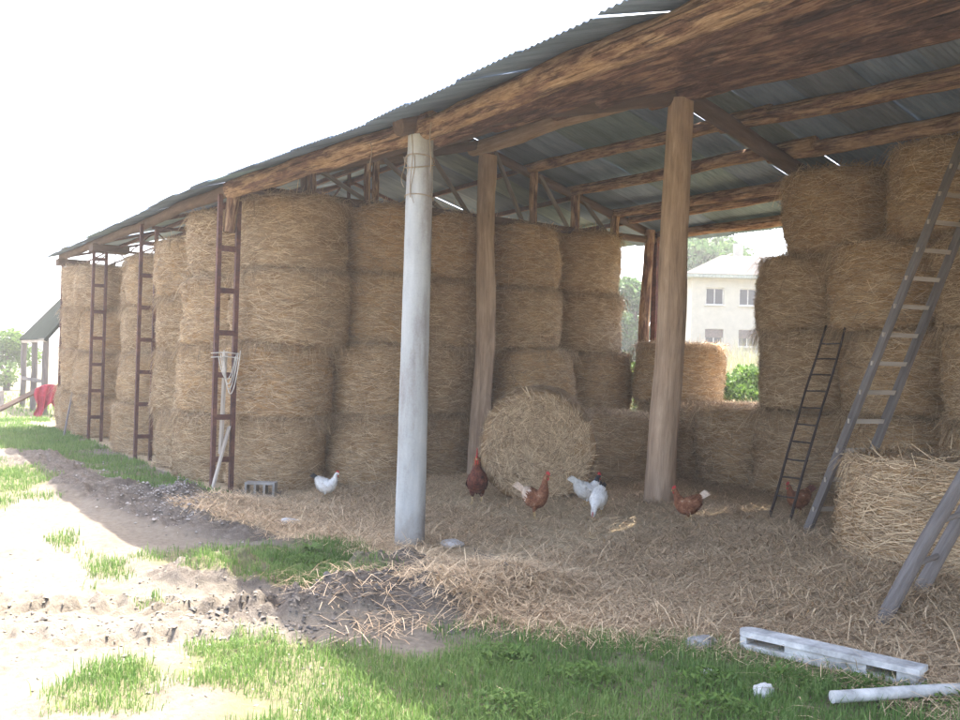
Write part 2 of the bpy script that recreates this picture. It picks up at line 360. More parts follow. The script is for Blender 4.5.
# ------------------------------------------------------------------ ground zones
def ell(x, y, cx, cy, rx, ry, ang=0.0, soft=.45):
    c, s_ = math.cos(ang), math.sin(ang); dx, dy = x - cx, y - cy
    u, v = (dx * c + dy * s_) / rx, (-dx * s_ + dy * c) / ry
    return 1 - sstep(1 - soft, 1 + soft, np.sqrt(u * u + v * v))
TD = np.array([.54, .84])                       # direction in which the wheel tracks run into the barn
def zones(x, y):
    x = np.asarray(x, float); y = np.asarray(y, float)
    wob = fbm(x * .9, y * .9, 0, 4, 11) * .55
    z = lambda *a, **k: ell(x + wob, y + wob * .7, *a, **k)
    straw = sstep(.55, 1.15, y + wob * .8 - .25 * sstep(3.2, 5.5, x)) * sstep(-1, .2, x + wob) * (1 - sstep(8.6, 9.3, y))
    straw = np.maximum(straw, z(3.0, .35, 2.6, .85, .1)); straw = np.maximum(straw, z(7.6, 1.2, 1.8, 1.2, .9)); straw = np.maximum(straw, .8 * z(2.2, -.6, 1.2, .45, .3))
    straw = np.maximum(straw, ell(x, y, 4.9, .72, .55, .42)); straw = np.maximum(straw, z(9.0, 1.9, 1.6, 1.0, .7))
    grass = np.zeros_like(x)
    for a in ((-10.5, -1.0, 5.0, .85), (-5.3, -.75, 1.8, .55, .25), (-1.6, -.5, 2.4, .5, .1), (4.75, -1.1, 1.1, .55, .9), (5.6, -.95, .75, .4, .9), (4.4, -.1, .55, .5, .9),
              (-2.8, -2.6, 2.2, .7), (5.4, -1.6, .45, .25, .9)):
        grass = np.maximum(grass, z(*a))
    grass = np.maximum(grass, z(9.2, -1.0, 1.25, 3.2, .35)); grass = np.maximum(grass, z(8.0, -1.8, .7, .55, .6) )
    grass = np.maximum(grass, .75 * z(7.75, -2.9, .45, .5)); grass = np.maximum(grass, z(9.9, .7, .75, 1.1, -.1))
    for a in ((6.0, -2.25, .22, .1, .9), (5.3, -2.6, .22, .1, .9), (4.4, -2.4, .5, .15), (3.0, -2.5, .5, .14), (-.3, -3.0, 1.2, .35), (1.0, -4.6, 1.5, .4), (-6, -4.0, 4, .5)):
        grass = np.maximum(grass, .62 * z(*a, soft=.9))
    mud = np.maximum(z(1.2, -1.0, 2.8, .75, .15), z(-3.5, -1.6, 3.5, .5))
    for a in ((5.3, -1.75, .55, .4, .9), (6.75, -.6, 1.5, .42, 1.45), (6.3, .3, .7, .6), (5.7, -.25, .35, .25), (8.2, .8, .5, .2, .9), (7.6, 2.4, .6, .2, .7)): mud = np.maximum(mud, z(*a))
    inb = sstep(-.4, .4, y) * (1 - sstep(8.6, 9.2, y)) * (1 - sstep(-.6, .4, x)) * sstep(-16, -15, x)
    straw = np.maximum(straw, inb)
    grass = np.maximum(grass, sstep(10.2, 12, y + wob)); grass = np.maximum(grass, sstep(-15.5, -17.5, x + wob) * sstep(-4, -2, y + wob) * .95)
    grass = np.maximum(grass, .8 * sstep(-9, -14, y + wob * 3)) ; grass = np.maximum(grass, .9 * sstep(-30, -36, x + wob))
    grass = grass * (1 - .9 * sstep(.5, .9, straw)); mud = mud * (1 - .6 * straw)
    return straw, grass, mud
def height(x, y):
    x = np.asarray(x, float); y = np.asarray(y, float)
    st, gr, mu = zones(x, y)
    near = sstep(-30, -12, x) * (1 - sstep(16, 30, x)) * sstep(-14, -7, y) * (1 - sstep(11, 16, y))
    h = .22 * sstep(.9, 3.4, y) * sstep(.3, 1.2, x) * (1 - sstep(8.2, 9.0, y))
    h = h + near * (.018 * fbm(x * 1.3, y * 1.3, 0, 4, 3) + .020 * fbm(x * 6, y * 6, 0, 4, 5))
    h = h + near * mu * (.05 + .17 * fbm(x * 2.6, y * 2.6, 0, 4, 8) + .14 * np.abs(fbm(x * 7, y * 7, 0, 4, 12)) + .03 * fbm(x * 22, y * 22, 0, 2, 14))
    h = h + near * st * (.035 * fbm(x * 2.2, y * 2.2, 0, 3, 21) + .02 * fbm(x * 11, y * 11, 0, 2, 22))
    h = h + near * gr * .03 * fbm(x * 4, y * 4, 0, 3, 31)
    for cx, cy, r, a in ((6.75, -1.1, .32, .13), (6.85, -.4, .42, .15), (6.9, .4, .4, .12), (5.3, -1.7, .35, .10), (6.3, .2, .3, .08), (5.7, -.2, .3, .06), (1.4, -.5, .6, .10), (.4, -.5, .35, .12), (8.9, 2.6, .8, .12), (8.4, 1.9, .6, .06), (2.2, .1, .5, .03), (4.85, .6, .30, .06), (7.5, 3.4, .8, .08)):
        h = h + a * np.exp(-((x - cx) ** 2 + (y - cy) ** 2) / r ** 2)
    # tyre tracks: two bands of slanted lugs
    q0 = np.array([6.35, -3.05])
    al = (x - q0[0]) * TD[0] + (y - q0[1]) * TD[1]; ac = -(x - q0[0]) * TD[1] + (y - q0[1]) * TD[0]
    for c0 in (-.18, .62):
        d = (ac - c0 - .05 * np.sin(al * 1.3)) / .24; band = np.exp(-d ** 4) * sstep(-6, -4, al) * (1 - sstep(1.6, 2.3, al))
        ph = (al + np.abs(d) * .16) / .21; saw = (ph - np.floor(ph))
        h = h + band * (-.035 + .085 * (sstep(.0, .2, saw) - sstep(.40, .62, saw)) * np.clip(.75 + .7 * vnoise(x * 4, y * 4, 0, 77), 0, 1.3)) + .022 * np.exp(-((np.abs(d) - 1.15) / .22) ** 2) * sstep(-6, -4, al) * (1 - sstep(1.6, 2.3, al)) * (.6 + vnoise(x * 6, y * 6, 0, 4))
    # the land beyond the barn rises
    h = h + 14 * (1 - np.exp(-.0047 * np.maximum(0, y - 13))) + 1.2 * fbm(x * .02, y * .02, 0, 3, 40) * sstep(25, 90, y)
    return h
def axis_pts(segs, far):
    r = []
    for a, b, st in segs: r.append(np.arange(a, b, st))
    r.append([segs[-1][1]])
    core = np.concatenate(r)
    lo = core[0] - np.geomspace(.25, far, 46)[::-1]; hi = core[-1] + np.geomspace(.25, far, 46)
    return np.concatenate([lo, core, hi])
gx = axis_pts([(-17, -2, .11), (-2, 4, .07), (4, 11.2, .028)], 2200); gy = axis_pts([(-4.6, 2.2, .03), (2.2, 9.4, .09)], 2200)
GX, GY = np.meshgrid(gx, gy, indexing='ij'); GZ = height(GX, GY)
mb = MB(); nx_, ny_ = GX.shape
idx = np.arange(nx_ * ny_).reshape(nx_, ny_)
mb.add(np.stack([GX, GY, GZ], -1), np.stack([idx[:-1, :-1], idx[1:, :-1], idx[1:, 1:], idx[:-1, 1:]], -1).reshape(-1, 4))
gnd = mb.build('ground', 'ground'); tag(gnd, kind='structure')
st, gr, mu = zones(GX, GY)
ca = gnd.data.color_attributes.new('mask', 'FLOAT_COLOR', 'POINT')
ca.data.foreach_set('color', np.stack([st, gr, mu, np.ones_like(st)], -1).astype(np.float32).ravel())

def gz(x, y): return float(height(np.array([x]), np.array([y]))[0])

# ------------------------------------------------------------------ the barn
def zridge(x):
    x = min(x, 9.6)
    return 5.84 - .02 * max(0, x) - .045 * max(0, x - 4.7)
def eave(x):
    return float(np.interp(x, [-15, -9.4, -4.7, 0, 2, 4.8, 12], [-.30, -.34, -.40, -.45, -.40, -.12, -.10])), float(np.interp(x, [-15, -9.4, -4.7, 0, 2, 4.8, 12], [4.66, 4.55, 4.44, 4.34, 4.26, 4.26, 4.26]))
def zfront(x, y):
    ye, ze = eave(x); return ze + (zridge(x) - ze) * (y - ye) / (4.2 - ye)
def zrear(x, y): return zridge(x) - .29 * (y - 4.2)
barn = empty('hay_barn', (0, 0, 0), 'long open hay barn of round logs under a rusting corrugated iron roof', 'barn')

def slope_mesh(front):
    m = MB(); x = -14.9; k = 0
    while x < 18.0:
        wd = .86; x1 = x + wd + .03
        gap = (not front) and abs(x - 3.16) < .44
        xs = np.arange(x, x1 - (.055 if gap else 0), .0127)
        dz = RNG.uniform(-.006, .006) + (k % 2) * .012; ext = RNG.uniform(-.05, .05); tilt = RNG.uniform(-.01, .01)
        tint = np.array([1, 1, 1.]) * RNG.uniform(.72, 1.15)
        if RNG.random() < .2: tint = tint * np.array([1.05, 1.1, .88])
        if RNG.random() < .18: tint = tint * np.array([1.06, .95, .86])
        rows = np.linspace(0, 1, 9)
        V = []
        for r in rows:
            pr = []
            for q in xs:
                if front:
                    ye, ze = eave(q); ye2 = ye - ext; y = ye2 + (4.22 - ye2) * r; z = zfront(q, y)
                else:
                    y = 4.16 + (8.95 + ext - 4.16) * r; z = zrear(q, y) + .012
                z += .010 * math.sin(2 * math.pi * q / .076) + dz + tilt * (q - x) + .01 * math.sin(y * 2.1 + k)
                pr.append((q, y, z))
            V.append(pr)
        V = np.array(V); a, b = V.shape[:2]; ii = np.arange(a * b).reshape(a, b)
        m.add(V, np.stack([ii[:-1, :-1], ii[:-1, 1:], ii[1:, 1:], ii[1:, :-1]], -1).reshape(-1, 4), col=tuple(tint))
        x += wd; k += 1
    return m
for fr_ in (True, False):
    o = slope_mesh(fr_).build('roof', 'iron', barn)
    o['label'] = 'front slope of corrugated sheets' if fr_ else 'rear slope of corrugated sheets'
    sm = o.modifiers.new('thickness', 'SOLIDIFY'); sm.thickness = .004; sm.offset = 1

sd = [100]
def P(name, mat, fn, parent=barn, label=None, smooth=True):
    m = MB(); sd[0] += 1; fn(m, sd[0]); o = m.build(name, mat, parent, smooth)
    if label: o['label'] = label
    return o
def logp(name, mat, a, b, ra, rb=None, bend=.08, rough=.13, label=None, parent=barn):
    return P(name, mat, lambda m, s: m.log(a, b, ra, rb, bend, s, rough), parent, label)
# posts
logp('wooden_post', 'pole', (.46, 4.12, -.1), (.22, 4.32, 5.42), .175, .145, .08, .14, 'knotty leaning brown post')
logp('wooden_post', 'pole', (4.36, 4.42, -.1), (4.82, 4.2, 5.3), .20, .16, .06, .05, 'straight pale brown post')
logp('wooden_post', 'pole', (9.5, 4.3, -.1), (9.6, 4.2, 5.0), .18, .15)
def conc(m, s):
    t = np.linspace(0, 1, 40); p = np.array([4.79, .53, -.2]) + t[:, None] * np.array([-.03, .02, 4.46])
    m.tube(p, .158 - .022 * t, 20, .035, s)
P('concrete_post', 'concrete', conc, label='round pale grey concrete post')
def wires(m, s):
    a = np.linspace(0, 2 * math.pi, 26)
    for z, tl in ((4.02, .03), (3.95, -.04), (3.62, .02)): m.tube(np.stack([4.762 + .150 * np.cos(a), .547 + .150 * np.sin(a), z + tl * np.cos(a + 1)], 1), .006, 5)
    for x, y, L in ((4.70, .41, .32), (4.86, .44, .5), (4.80, .40, .22)):
        t = np.linspace(0, 1, 12); m.tube(np.stack([x + .035 * np.sin(t * 7 + x * 40), y - .02 * np.sin(t * 3) - .01, 4.04 - L * t], 1), .006 - .003 * t, 5)
P('wire_binding', 'old_twine', wires)
def steel_post(x, y, ztop, col=None):
    base = P('lattice_post', 'rust', lambda m, s: (m.box((x, y - .135, ztop / 2 - .1), (.075, .06, ztop + .2)), m.box((x, y + .135, ztop / 2 - .12), (.075, .06, ztop + .1))), smooth=False)
    z = .42 + random.random() * .2
    while z < ztop - .15:
        P('batten', 'rust', lambda m, s: m.box((x + .002, y, z), (.06, .215, .075)), base, smooth=False); z += .60
    return base
steel_post(.12, .02, 4.25); steel_post(-4.75, .05, 4.4); steel_post(-9.35, .05, 4.45); steel_post(-14.0, .1, 4.55)
for x in (-14, -9.35, -4.75): 
    for yy in (8.4,): P('rear_post', 'rust', lambda m, s: m.box((x, yy, 2.2), (.14, .14, 4.6)), smooth=False)
P('rear_post', 'rust', lambda m, s: m.box((.02, 8.38, 2.2), (.13, .13, 4.7)), smooth=False, label='straight dark steel rear post')
def bent(m, s):
    t = np.linspace(0, 1, 30); p = np.stack([.1 + .05 * np.sin(t * 5), 8.02 + .02 * np.sin(t * 9) + .35 * np.clip(t - .62, 0, 1), -.1 + 4.7 * t], 1); m.tube(p, .11 - .02 * t, 12, .14, s)
P('rear_post', 'log', bent, label='bent wooden rear post')
logp('rear_post', 'pole', (4.75, 8.4, -.1), (4.75, 8.45, 4.5), .13, .11); logp('rear_post', 'pole', (9.4, 8.4, -.1), (9.4, 8.45, 4.3), .13, .11)
# eave logs
logp('eave_log', 'log', (.25, -.02, 4.31), (4.95, .60, 4.36), .12, .14, .06, .16)
logp('eave_log', 'log', (4.55, .58, 4.33), (17.8, .56, 4.33), .12, .14, .04, .24)
logp('eave_log', 'barklog', (4.3, 1.00, 4.44), (17.8, 1.0, 4.42), .12, .13, .12, .22)
for a, b in ((-14.6, -9.3), (-9.3, -4.7), (-4.7, .2)):
    logp('eave_log', 'darkwood', (a, .02, eave(a)[1] + .0), (b, .02, eave(b)[1] + .0), .09, .09, .05)
P('stub_post', 'log', lambda m, s: m.tube([(.13, .02, 3.72), (.14, .03, 3.9), (.2, .04, 4.15), (.30, .03, 4.30)], [.085, .085, .09, .1], 12, .1, s), label='short pale stub of log above the lattice post')
# front slope purlins, ridge, rear purlins
def line_log(name, mat, x0, x1, y0, y1, fz, dz, r, rb=None, bend=.10, rough=.14):
    if x1 > 17:
        line_log(name, mat, 9.3, 16.9, y1 + .1, y1, fz, dz, r, rb, bend, rough); x1 = 9.9
    return logp(name, mat, (x0, y0, fz(x0, y0) - dz), (x1, y1, fz(x1, y1) - dz), r, rb, bend, rough)
line_log('purlin', 'barklog', 4.2, 17.8, 1.85, 1.8, zfront, .20, .13, .14)
line_log('purlin', 'barklog', 4.0, 17.8, 2.9, 2.95, zfront, .20, .14, .15)
line_log('ridge_log', 'barklog', 4.3, 17.8, 4.2, 4.2, lambda x, y: zridge(x), .31, .16, .18)
line_log('ridge_log', 'pole', -.3, 5.0, 4.35, 4.3, lambda x, y: zridge(x), .20, .12, .13)
for y0, x0s in ((1.6, -.3), (2.9, -.3)): line_log('purlin', 'darkwood', x0s, 4.8, y0, y0, zfront, .11, .08)
for y0, y1 in ((5.35, 5.4), (6.3, 6.3), (7.32, 7.3), (8.4, 8.42)):
    line_log('purlin', 'log', -.15, 5.2, y0, y1, zrear, .105, .085, .10, .07)
line_log('purlin', 'log', .1, 4.9, 7.62, 7.55, zrear, .12, .07, .08, .06)
for y0, y1 in ((5.3, 5.32), (6.3, 6.2), (7.4, 7.3), (8.4, 8.4)):
    line_log('purlin', 'log', 4.35, 17.8, y0 + .12, y1, zrear, .13, .105, .115, .06, .18)
for x0, x1 in ((-14.8, -9.4), (-9.4, -4.7), (-4.7, -.1)):
    for y in (1.5, 2.9): P('purlin', 'rust', lambda m, s: m.bar((x0, y, zfront(x0, y) - .06), (x1, y, zfront(x1, y) - .06), .06, .08), smooth=False)
    for y in (4.2, 5.4, 6.6, 7.8): P('purlin', 'rust', lambda m, s: m.bar((x0, y, zrear(x0, y) - .06), (x1, y, zrear(x1, y) - .06), .06, .08), smooth=False)
# rafters and trusses
def lz(x, y): return zfront(x, y) if y < 4.2 else zrear(x, y)
logp('rafter', 'darkwood', (4.72, .3, 4.36), (4.74, 4.25, 5.38), .12, .12, .04)
logp('rafter', 'darkwood', (4.75, 4.1, zridge(4.7) - .30), (4.75, 8.6, zrear(4.7, 8.6) - .30), .11, .10, .04)
logp('rafter', 'darkwood', (9.4, .4, 4.3), (9.4, 4.2, 5.15), .11, .1, .04); logp('rafter', 'darkwood', (9.4, 4.2, zridge(9.4) - .3), (9.4, 8.5, zrear(9.4, 8.5) - .3), .1, .1, .04)
logp('tie_beam', 'darkwood', (.02, .1, 4.40), (.02, 8.5, 4.42), .065, .065, .03)
logp('rafter', 'darkwood', (-.05, .1, 4.42), (-.05, 4.3, 5.66), .075); logp('rafter', 'darkwood', (-.05, 4.2, 5.66), (-.05, 8.6, 4.46), .075)
for y, r in ((1.28, .075), (1.16, .05), (2.22, .055), (2.36, .06), (5.42, .07), (6.35, .08), (7.3, .08)):
    logp('strut', 'log' if y != 1.16 else 'darkwood', (.03, y, 4.36), (.03, y, lz(0, y) - .10), r, r, .02)
for a, b in ((1.45, 2.2), (2.5, 3.6), (6.2, 5.55), (7.1, 6.5), (5.2, 4.6), (3.3, 4.1)):
    za, zb = (lz(0, a) - .15, 4.45) if abs(a - 4.2) < abs(b - 4.2) or a < 4.2 else (4.45, lz(0, b) - .15)
    P('brace', 'greywood', lambda m, s: m.bar((.02, a, za), (.02, b, zb), .06, .05, (1, 0, 0)), smooth=False)
for x in (-4.75, -9.35, -14):
    P('steel_truss', 'rust', lambda m, s: [m.bar((x, .1, 4.36), (x, 8.5, 4.40), .05, .05), m.bar((x, .1, zfront(x, .1) - .12), (x, 4.2, zridge(x) - .12), .06, .06), m.bar((x, 4.2, zridge(x) - .12), (x, 8.5, zrear(x, 8.5) - .12), .06, .06)]
      + [m.bar((x, y, 4.38), (x, y + d, lz(x, y + d) - .13), .03, .03, (1, 0, 0)) for y, d in ((.7, .5), (1.9, -.6), (1.9, .6), (3.1, -.5), (3.1, .8), (5.2, -.8), (5.2, .6), (6.4, -.5), (6.4, .6), (7.6, -.5), (1.3, 0), (2.5, 0), (7, 0), (5.8, 0))], smooth=False)
# ties between the steel frames seen against the sky
for x0, x1 in ((-14, -9.35), (-9.35, -4.75), (-4.75, 0)):
    P('brace', 'rust', lambda m, s: [m.bar((x0, .9, 4.36), (x1, .9, 4.36), .03, .03), m.bar((x0, .3, 4.36), (x0 + 1.6, 1.2, lz(x0 + 1.6, 1.2) - .1), .03, .03), m.bar((x1, .3, 4.36), (x1 - 1.6, 1.2, lz(x1 - 1.6, 1.2) - .1), .03, .03),
                                     m.bar(((x0 + x1) / 2, 3, 4.3), ((x0 + x1) / 2, 3, lz((x0 + x1) / 2, 3) - .05), .05, .05, (1, 0, 0))], smooth=False)
for a in ((-14.2, -.1, 4.50), (-9.4, -.1, 4.42)):
    P('roof_bracket', 'darkwood', lambda m, s: m.box((a[0], a[1] + .35, a[2] - .02), (.5, .8, .16)), smooth=False)

# ------------------------------------------------------------------ straw bales
def bale_mesh(i, R=.74, H=1.10, nst=7500, fringe=1500, ends=3200):
    m = MB(); na, nz, nr = 84, 26, 8
    th = np.linspace(0, 2 * math.pi, na, endpoint=False)
    prof = []
    rr = .10
    for k in range(nr): prof.append((R * (.02 + .98 * k / nr) * .88, H / 2, 0))
    zs = np.linspace(H / 2, -H / 2, nz)
    for z in zs:
        e = (abs(z) - (H / 2 - rr)) / rr; dr = 0 if e < 0 else rr * (1 - math.sqrt(max(0, 1 - e * e)))
        prof.append((R - dr + .035 * math.cos(math.pi * z / H) , z, 1))
    for k in range(nr)[::-1]: prof.append((R * (.02 + .98 * k / nr) * .88, -H / 2, 0))
    pr = np.array(prof); n = len(pr)
    r0 = pr[:, 0][:, None]; z0 = pr[:, 1][:, None]
    X, Y = r0 * np.cos(th), r0 * np.sin(th); Z = z0 + 0 * th
    lum = .10 * fbm(X * 1.6 + i * 9, Y * 1.6, Z * 2.2, 3, 50 + i) + .03 * fbm(X * 7 + i * 9, Y * 7, Z * 13, 3, 60 + i) + .012 * vnoise(X * 3, Y * 3, Z * 45, 70 + i)
    sdm = pr[:, 2][:, None]
    k = 1 + sdm * lum / np.maximum(r0, .1); X, Y = X * k, Y * k
    Z = Z + (1 - sdm) * np.sign(z0) * lum * .8
    ii = np.arange(n * na).reshape(n, na); nxt = np.roll(ii, -1, 1)
    m.add(np.stack([X, Y, Z], -1), np.stack([ii[:-1], ii[1:], nxt[1:], nxt[:-1]], -1).reshape(-1, 4))
    # stalks lying round the side
    N = nst; a = RNG.uniform(0, 2 * math.pi, N); z = RNG.uniform(-H / 2, H / 2, N)
    rad = R + .035 * np.cos(math.pi * z / H) - .10 * np.clip((np.abs(z) - (H / 2 - .10)) / .10, 0, 1) ** 2.5
    xx, yy = rad * np.cos(a), rad * np.sin(a)
    lum = .10 * fbm(xx * 1.6 + i * 9, yy * 1.6, z * 2.2, 3, 50 + i) + .03 * fbm(xx * 7 + i * 9, yy * 7, z * 13, 3, 60 + i)
    rad = rad + lum + RNG.uniform(-.008, .012, N)
    n_ = np.stack([np.cos(a), np.sin(a), 0 * a], -1); tg = np.stack([-np.sin(a), np.cos(a), 0 * a], -1) * np.where(RNG.random(N) < .5, 1, -1)[:, None]
    sp = RNG.normal(0, .32, N); wild = RNG.random(N) < .16; sp[wild] = RNG.uniform(-1.6, 1.6, wild.sum())
    D = tg * np.cos(sp)[:, None] + np.array([0, 0, 1.]) * np.sin(sp)[:, None] + n_ * RNG.normal(.03, .10, N)[:, None]
    D /= np.linalg.norm(D, axis=1)[:, None]
    L = RNG.uniform(.07, .26, N); 
    curve = L * L / (8 * R) + RNG.uniform(0, .012, N)
    Pp = n_ * rad[:, None] + np.array([0, 0, 1.]) * z[:, None]
    D2 = D - n_ * (L / (2 * R))[:, None] * (np.abs(np.cos(sp)))[:, None] * .9
    ribbons(m, Pp, D2, n_, L, RNG.uniform(.0013, .0036, N), straw_cols(N), .05, curve + .004, 1)
    # frayed fringe at the rims and stalks on the flat ends
    N = fringe; a = RNG.uniform(0, 2 * math.pi, N); s = np.where(RNG.random(N) < .6, 1, -1)
    n_ = np.stack([np.cos(a), np.sin(a), 0 * a], -1)
    Pp = n_ * (R - .03 + RNG.uniform(-.06, .05, N))[:, None] + np.array([0, 0, 1.]) * (s * (H / 2 - RNG.uniform(0, .07, N)))[:, None]
    D = n_ * RNG.uniform(.1, 1, N)[:, None] + np.stack([-np.sin(a), np.cos(a), 0 * a], -1) * RNG.normal(0, .9, N)[:, None] + np.array([0, 0, 1.]) * RNG.normal(-.05, .45, N)[:, None]
    D /= np.linalg.norm(D, axis=1)[:, None]
    ribbons(m, Pp, D, np.cross(D, n_) + .01, RNG.uniform(.06, .30, N), RNG.uniform(.0012, .0030, N), straw_cols(N), .6, RNG.uniform(0, .03, N), 1)
    N = ends; a = RNG.uniform(0, 2 * math.pi, N); q = R * .93 * np.sqrt(RNG.random(N)); s = np.where(RNG.random(N) < .75, 1, -1)
    Pp = np.stack([q * np.cos(a), q * np.sin(a), s * (H / 2 + RNG.uniform(-.005, .02, N))], -1); b = a + math.pi / 2 + RNG.normal(0, .9, N)
    D = np.stack([np.cos(b), np.sin(b), s * RNG.normal(.05, .2, N)], -1); D /= np.linalg.norm(D, axis=1)[:, None]
    ribbons(m, Pp, D, np.stack([0 * a, 0 * a, s * 1.0], -1), RNG.uniform(.05, .2, N), RNG.uniform(.0015, .004, N), straw_cols(N), 0, RNG.uniform(0, .035, N), 1)
    return m.mesh('straw_bale', ['bale', 'strand'])
BM = [bale_mesh(i) for i in range(6)]; ROUND = bale_mesh(7, fringe=120, ends=9000); NEAR = bale_mesh(8, nst=13000, fringe=900, ends=4000)
def bale(x, y, zc, label, group, R=.74, H=1.10, rot=None, tip=(0, 0, 0), me=None):
    o = bpy.data.objects.new('straw_bale', me or random.choice(BM)); COL.objects.link(o)
    o.location = (x, y, zc); o.scale = (R / .74 * random.uniform(.96, 1.04), R / .74 * random.uniform(.96, 1.04), H / 1.10)
    o.rotation_euler = (tip[0] + random.uniform(-.045, .045), tip[1] + random.uniform(-.045, .045), random.uniform(0, 6.28) if rot is None else rot)
    return tag(o, label, 'straw bale', group)
TIER = {1: ['lone'], 2: ['lower', 'upper'], 3: ['bottom', 'middle', 'top'], 4: ['bottom', 'second from bottom', 'third from bottom', 'top'], 5: ['bottom', 'second', 'third', 'fourth', 'fifth']}
def stack(x, y, z0, ztop, n, where, group, R=.74, offs=None, jit=.07, names=None, Rs=None):
    h = (ztop - z0) / n
    for k in range(n):
        dx, dy = (offs[k] if offs else (0, 0))
        bale(x + dx + random.uniform(-jit, jit), y + dy + random.uniform(-jit, jit), z0 + h * (k + .5),
             f'{(names or TIER[n])[k]} straw bale of the stack {where}', group, (Rs[k] if Rs else R) * random.uniform(.97, 1.04), h * 1.035)
GA, GB, GC = 'round bales stacked along the barn front', 'round bales in the stacks facing the open bay', 'round bales in the right hand stacks'
stack(-.42, 1.03, 0, 4.32, 4, 'right of the roped lattice post', GA, .73, [(0, 0), (0, 0), (.1, .12), (.1, .15)], .02, None, [.73, .73, .84, .84])
stack(-1.75, .78, 0, 4.25, 4, 'just left of the roped lattice post', GA, .74, [(0, -.18), (0, -.1), (0, 0), (0, .03)])
stack(-3.62, .72, 0, 3.98, 4, 'right of the reddest lattice post', GA, .74, [(.05, 0), (0, 0), (0, 0), (0, .02)])
stack(-6.5, .82, 0, 3.95, 4, 'just left of the reddest lattice post', GA, .74, [(0, -.2), (0, -.12), (0, 0), (0, 0)])
stack(-8.3, 1.2, 0, 4.0, 4, 'in the dark gap between two lattice posts', GA)
stack(-10.9, .62, 0, 4.05, 4, 'right of the lattice post with peeling paint', GA)
stack(-12.55, .55, 0, 4.22, 4, 'left of the lattice post with peeling paint', GA)
stack(-14.0, .72, 0, 2.3, 2, 'bulging at the far left end of the barn', GA, .78)
stack(-.30, 2.55, 0, 4.40, 4, 'just left of the concrete post', GB, .74, [(.1, 0), (0, 0), (-.1, .15), (-.1, .15)], .03)
stack(-.58, 4.0, 0, 4.45, 4, 'behind the knotty wooden post', GB, .74, [(0, -.25), (0, -.25), (0, -.15), (.05, -.12)], .03)
stack(-.45, 5.35, 0, 4.36, 4, 'behind the bale showing its round end', GB, .72, [(.5, .25), (.45, .2), (.1, .1), (0, .1)], .03)
stack(-.45, 6.75, 0, 4.36, 4, 'beside the bent rear post', GB, .74, [(.3, .15), (.25, .2), (0, .15), (0, .1)], .03)
for y in (2.0, 3.5, 5.0, 6.5): stack(-1.95, y + .3, 0, 4.2, 4, 'hidden in the dark second row', 'round bales in the dark second row')
# loose bales on the floor of the open bay
bale(3.15, 3.35, .88, 'bale lying on its side showing its round straw end to the yard', 'bales standing loose in the open bay', .72, 1.0, .927, (math.radians(90), 0, 0), ROUND)
bale(2.15, 5.55, .70, 'shaded frayed bale standing behind the round bale end', 'bales standing loose in the open bay', .70, 1.05)
# rear row of the open bay
bale(1.3, 7.95, .75, 'lower rear bale under the sunlit bale at the back opening', GB, .75, 1.15)
bale(1.02, 8.05, 1.88, 'sunlit bale standing at the back opening beside the straight post', GB, .74, 1.05)
bale(3.35, 7.25, .80, 'lower rear bale forming the sill of the back opening', GB, .74, 1.18)
bale(2.45, 7.55, .78, 'lower rear bale half behind the straight wooden post', GB, .74, 1.15)
bale(4.55, 7.2, .80, 'bottom bale below the dark iron ladder', GC, .74, 1.18)
bale(4.60, 7.2, 1.93, 'second bale up at the left of the right stacks beside the opening', GC, .76, 1.10)
bale(4.50, 7.15, 3.00, 'third bale up at the left of the right stacks', GC, .68, 1.08)
bale(5.0, 7.15, 4.15, 'top left bale of the right stacks under the roof', GC, .77, 1.12)
bale(6.1, 7.05, .80, 'bottom bale between the two leaning ladders', GC, .75, 1.18)
bale(6.05, 7.1, 1.93, 'second bale up between the iron ladder and the tall ladder', GC, .72, 1.10)
bale(5.9, 7.0, 3.05, 'third bale up in the middle of the right stacks', GC, .72, 1.12)
bale(6.75, 7.0, 4.17, 'top bale behind the head of the tall ladder', GC, .73, 1.14)
bale(7.75, 6.7, .80, 'bottom bale behind the foot of the tall ladder', GC, .75, 1.18)
bale(7.65, 6.85, 1.93, 'second bale up behind the tall ladder', GC, .75, 1.10)
bale(7.5, 6.9, 3.02, 'third bale up behind the tall ladder', GC, .75, 1.10)
bale(8.3, 6.3, 4.1, 'topmost bale at the right edge behind the tall ladder', GC, .74, 1.1)
bale(9.15, 6.1, .80, 'bottom bale at the right edge of the barn', GC, .75, 1.15)
bale(9.0, 6.2, 1.92, 'second bale up at the right edge of the barn', GC, .75, 1.10)
bale(8.85, 6.3, 3.0, 'third bale up at the right edge of the barn', GC, .75, 1.10)
bale(8.62, 3.80, .62, 'low frayed bale in front, behind the thick pole ladder', 'bales standing loose in the open bay', .80, 1.12, me=NEAR)

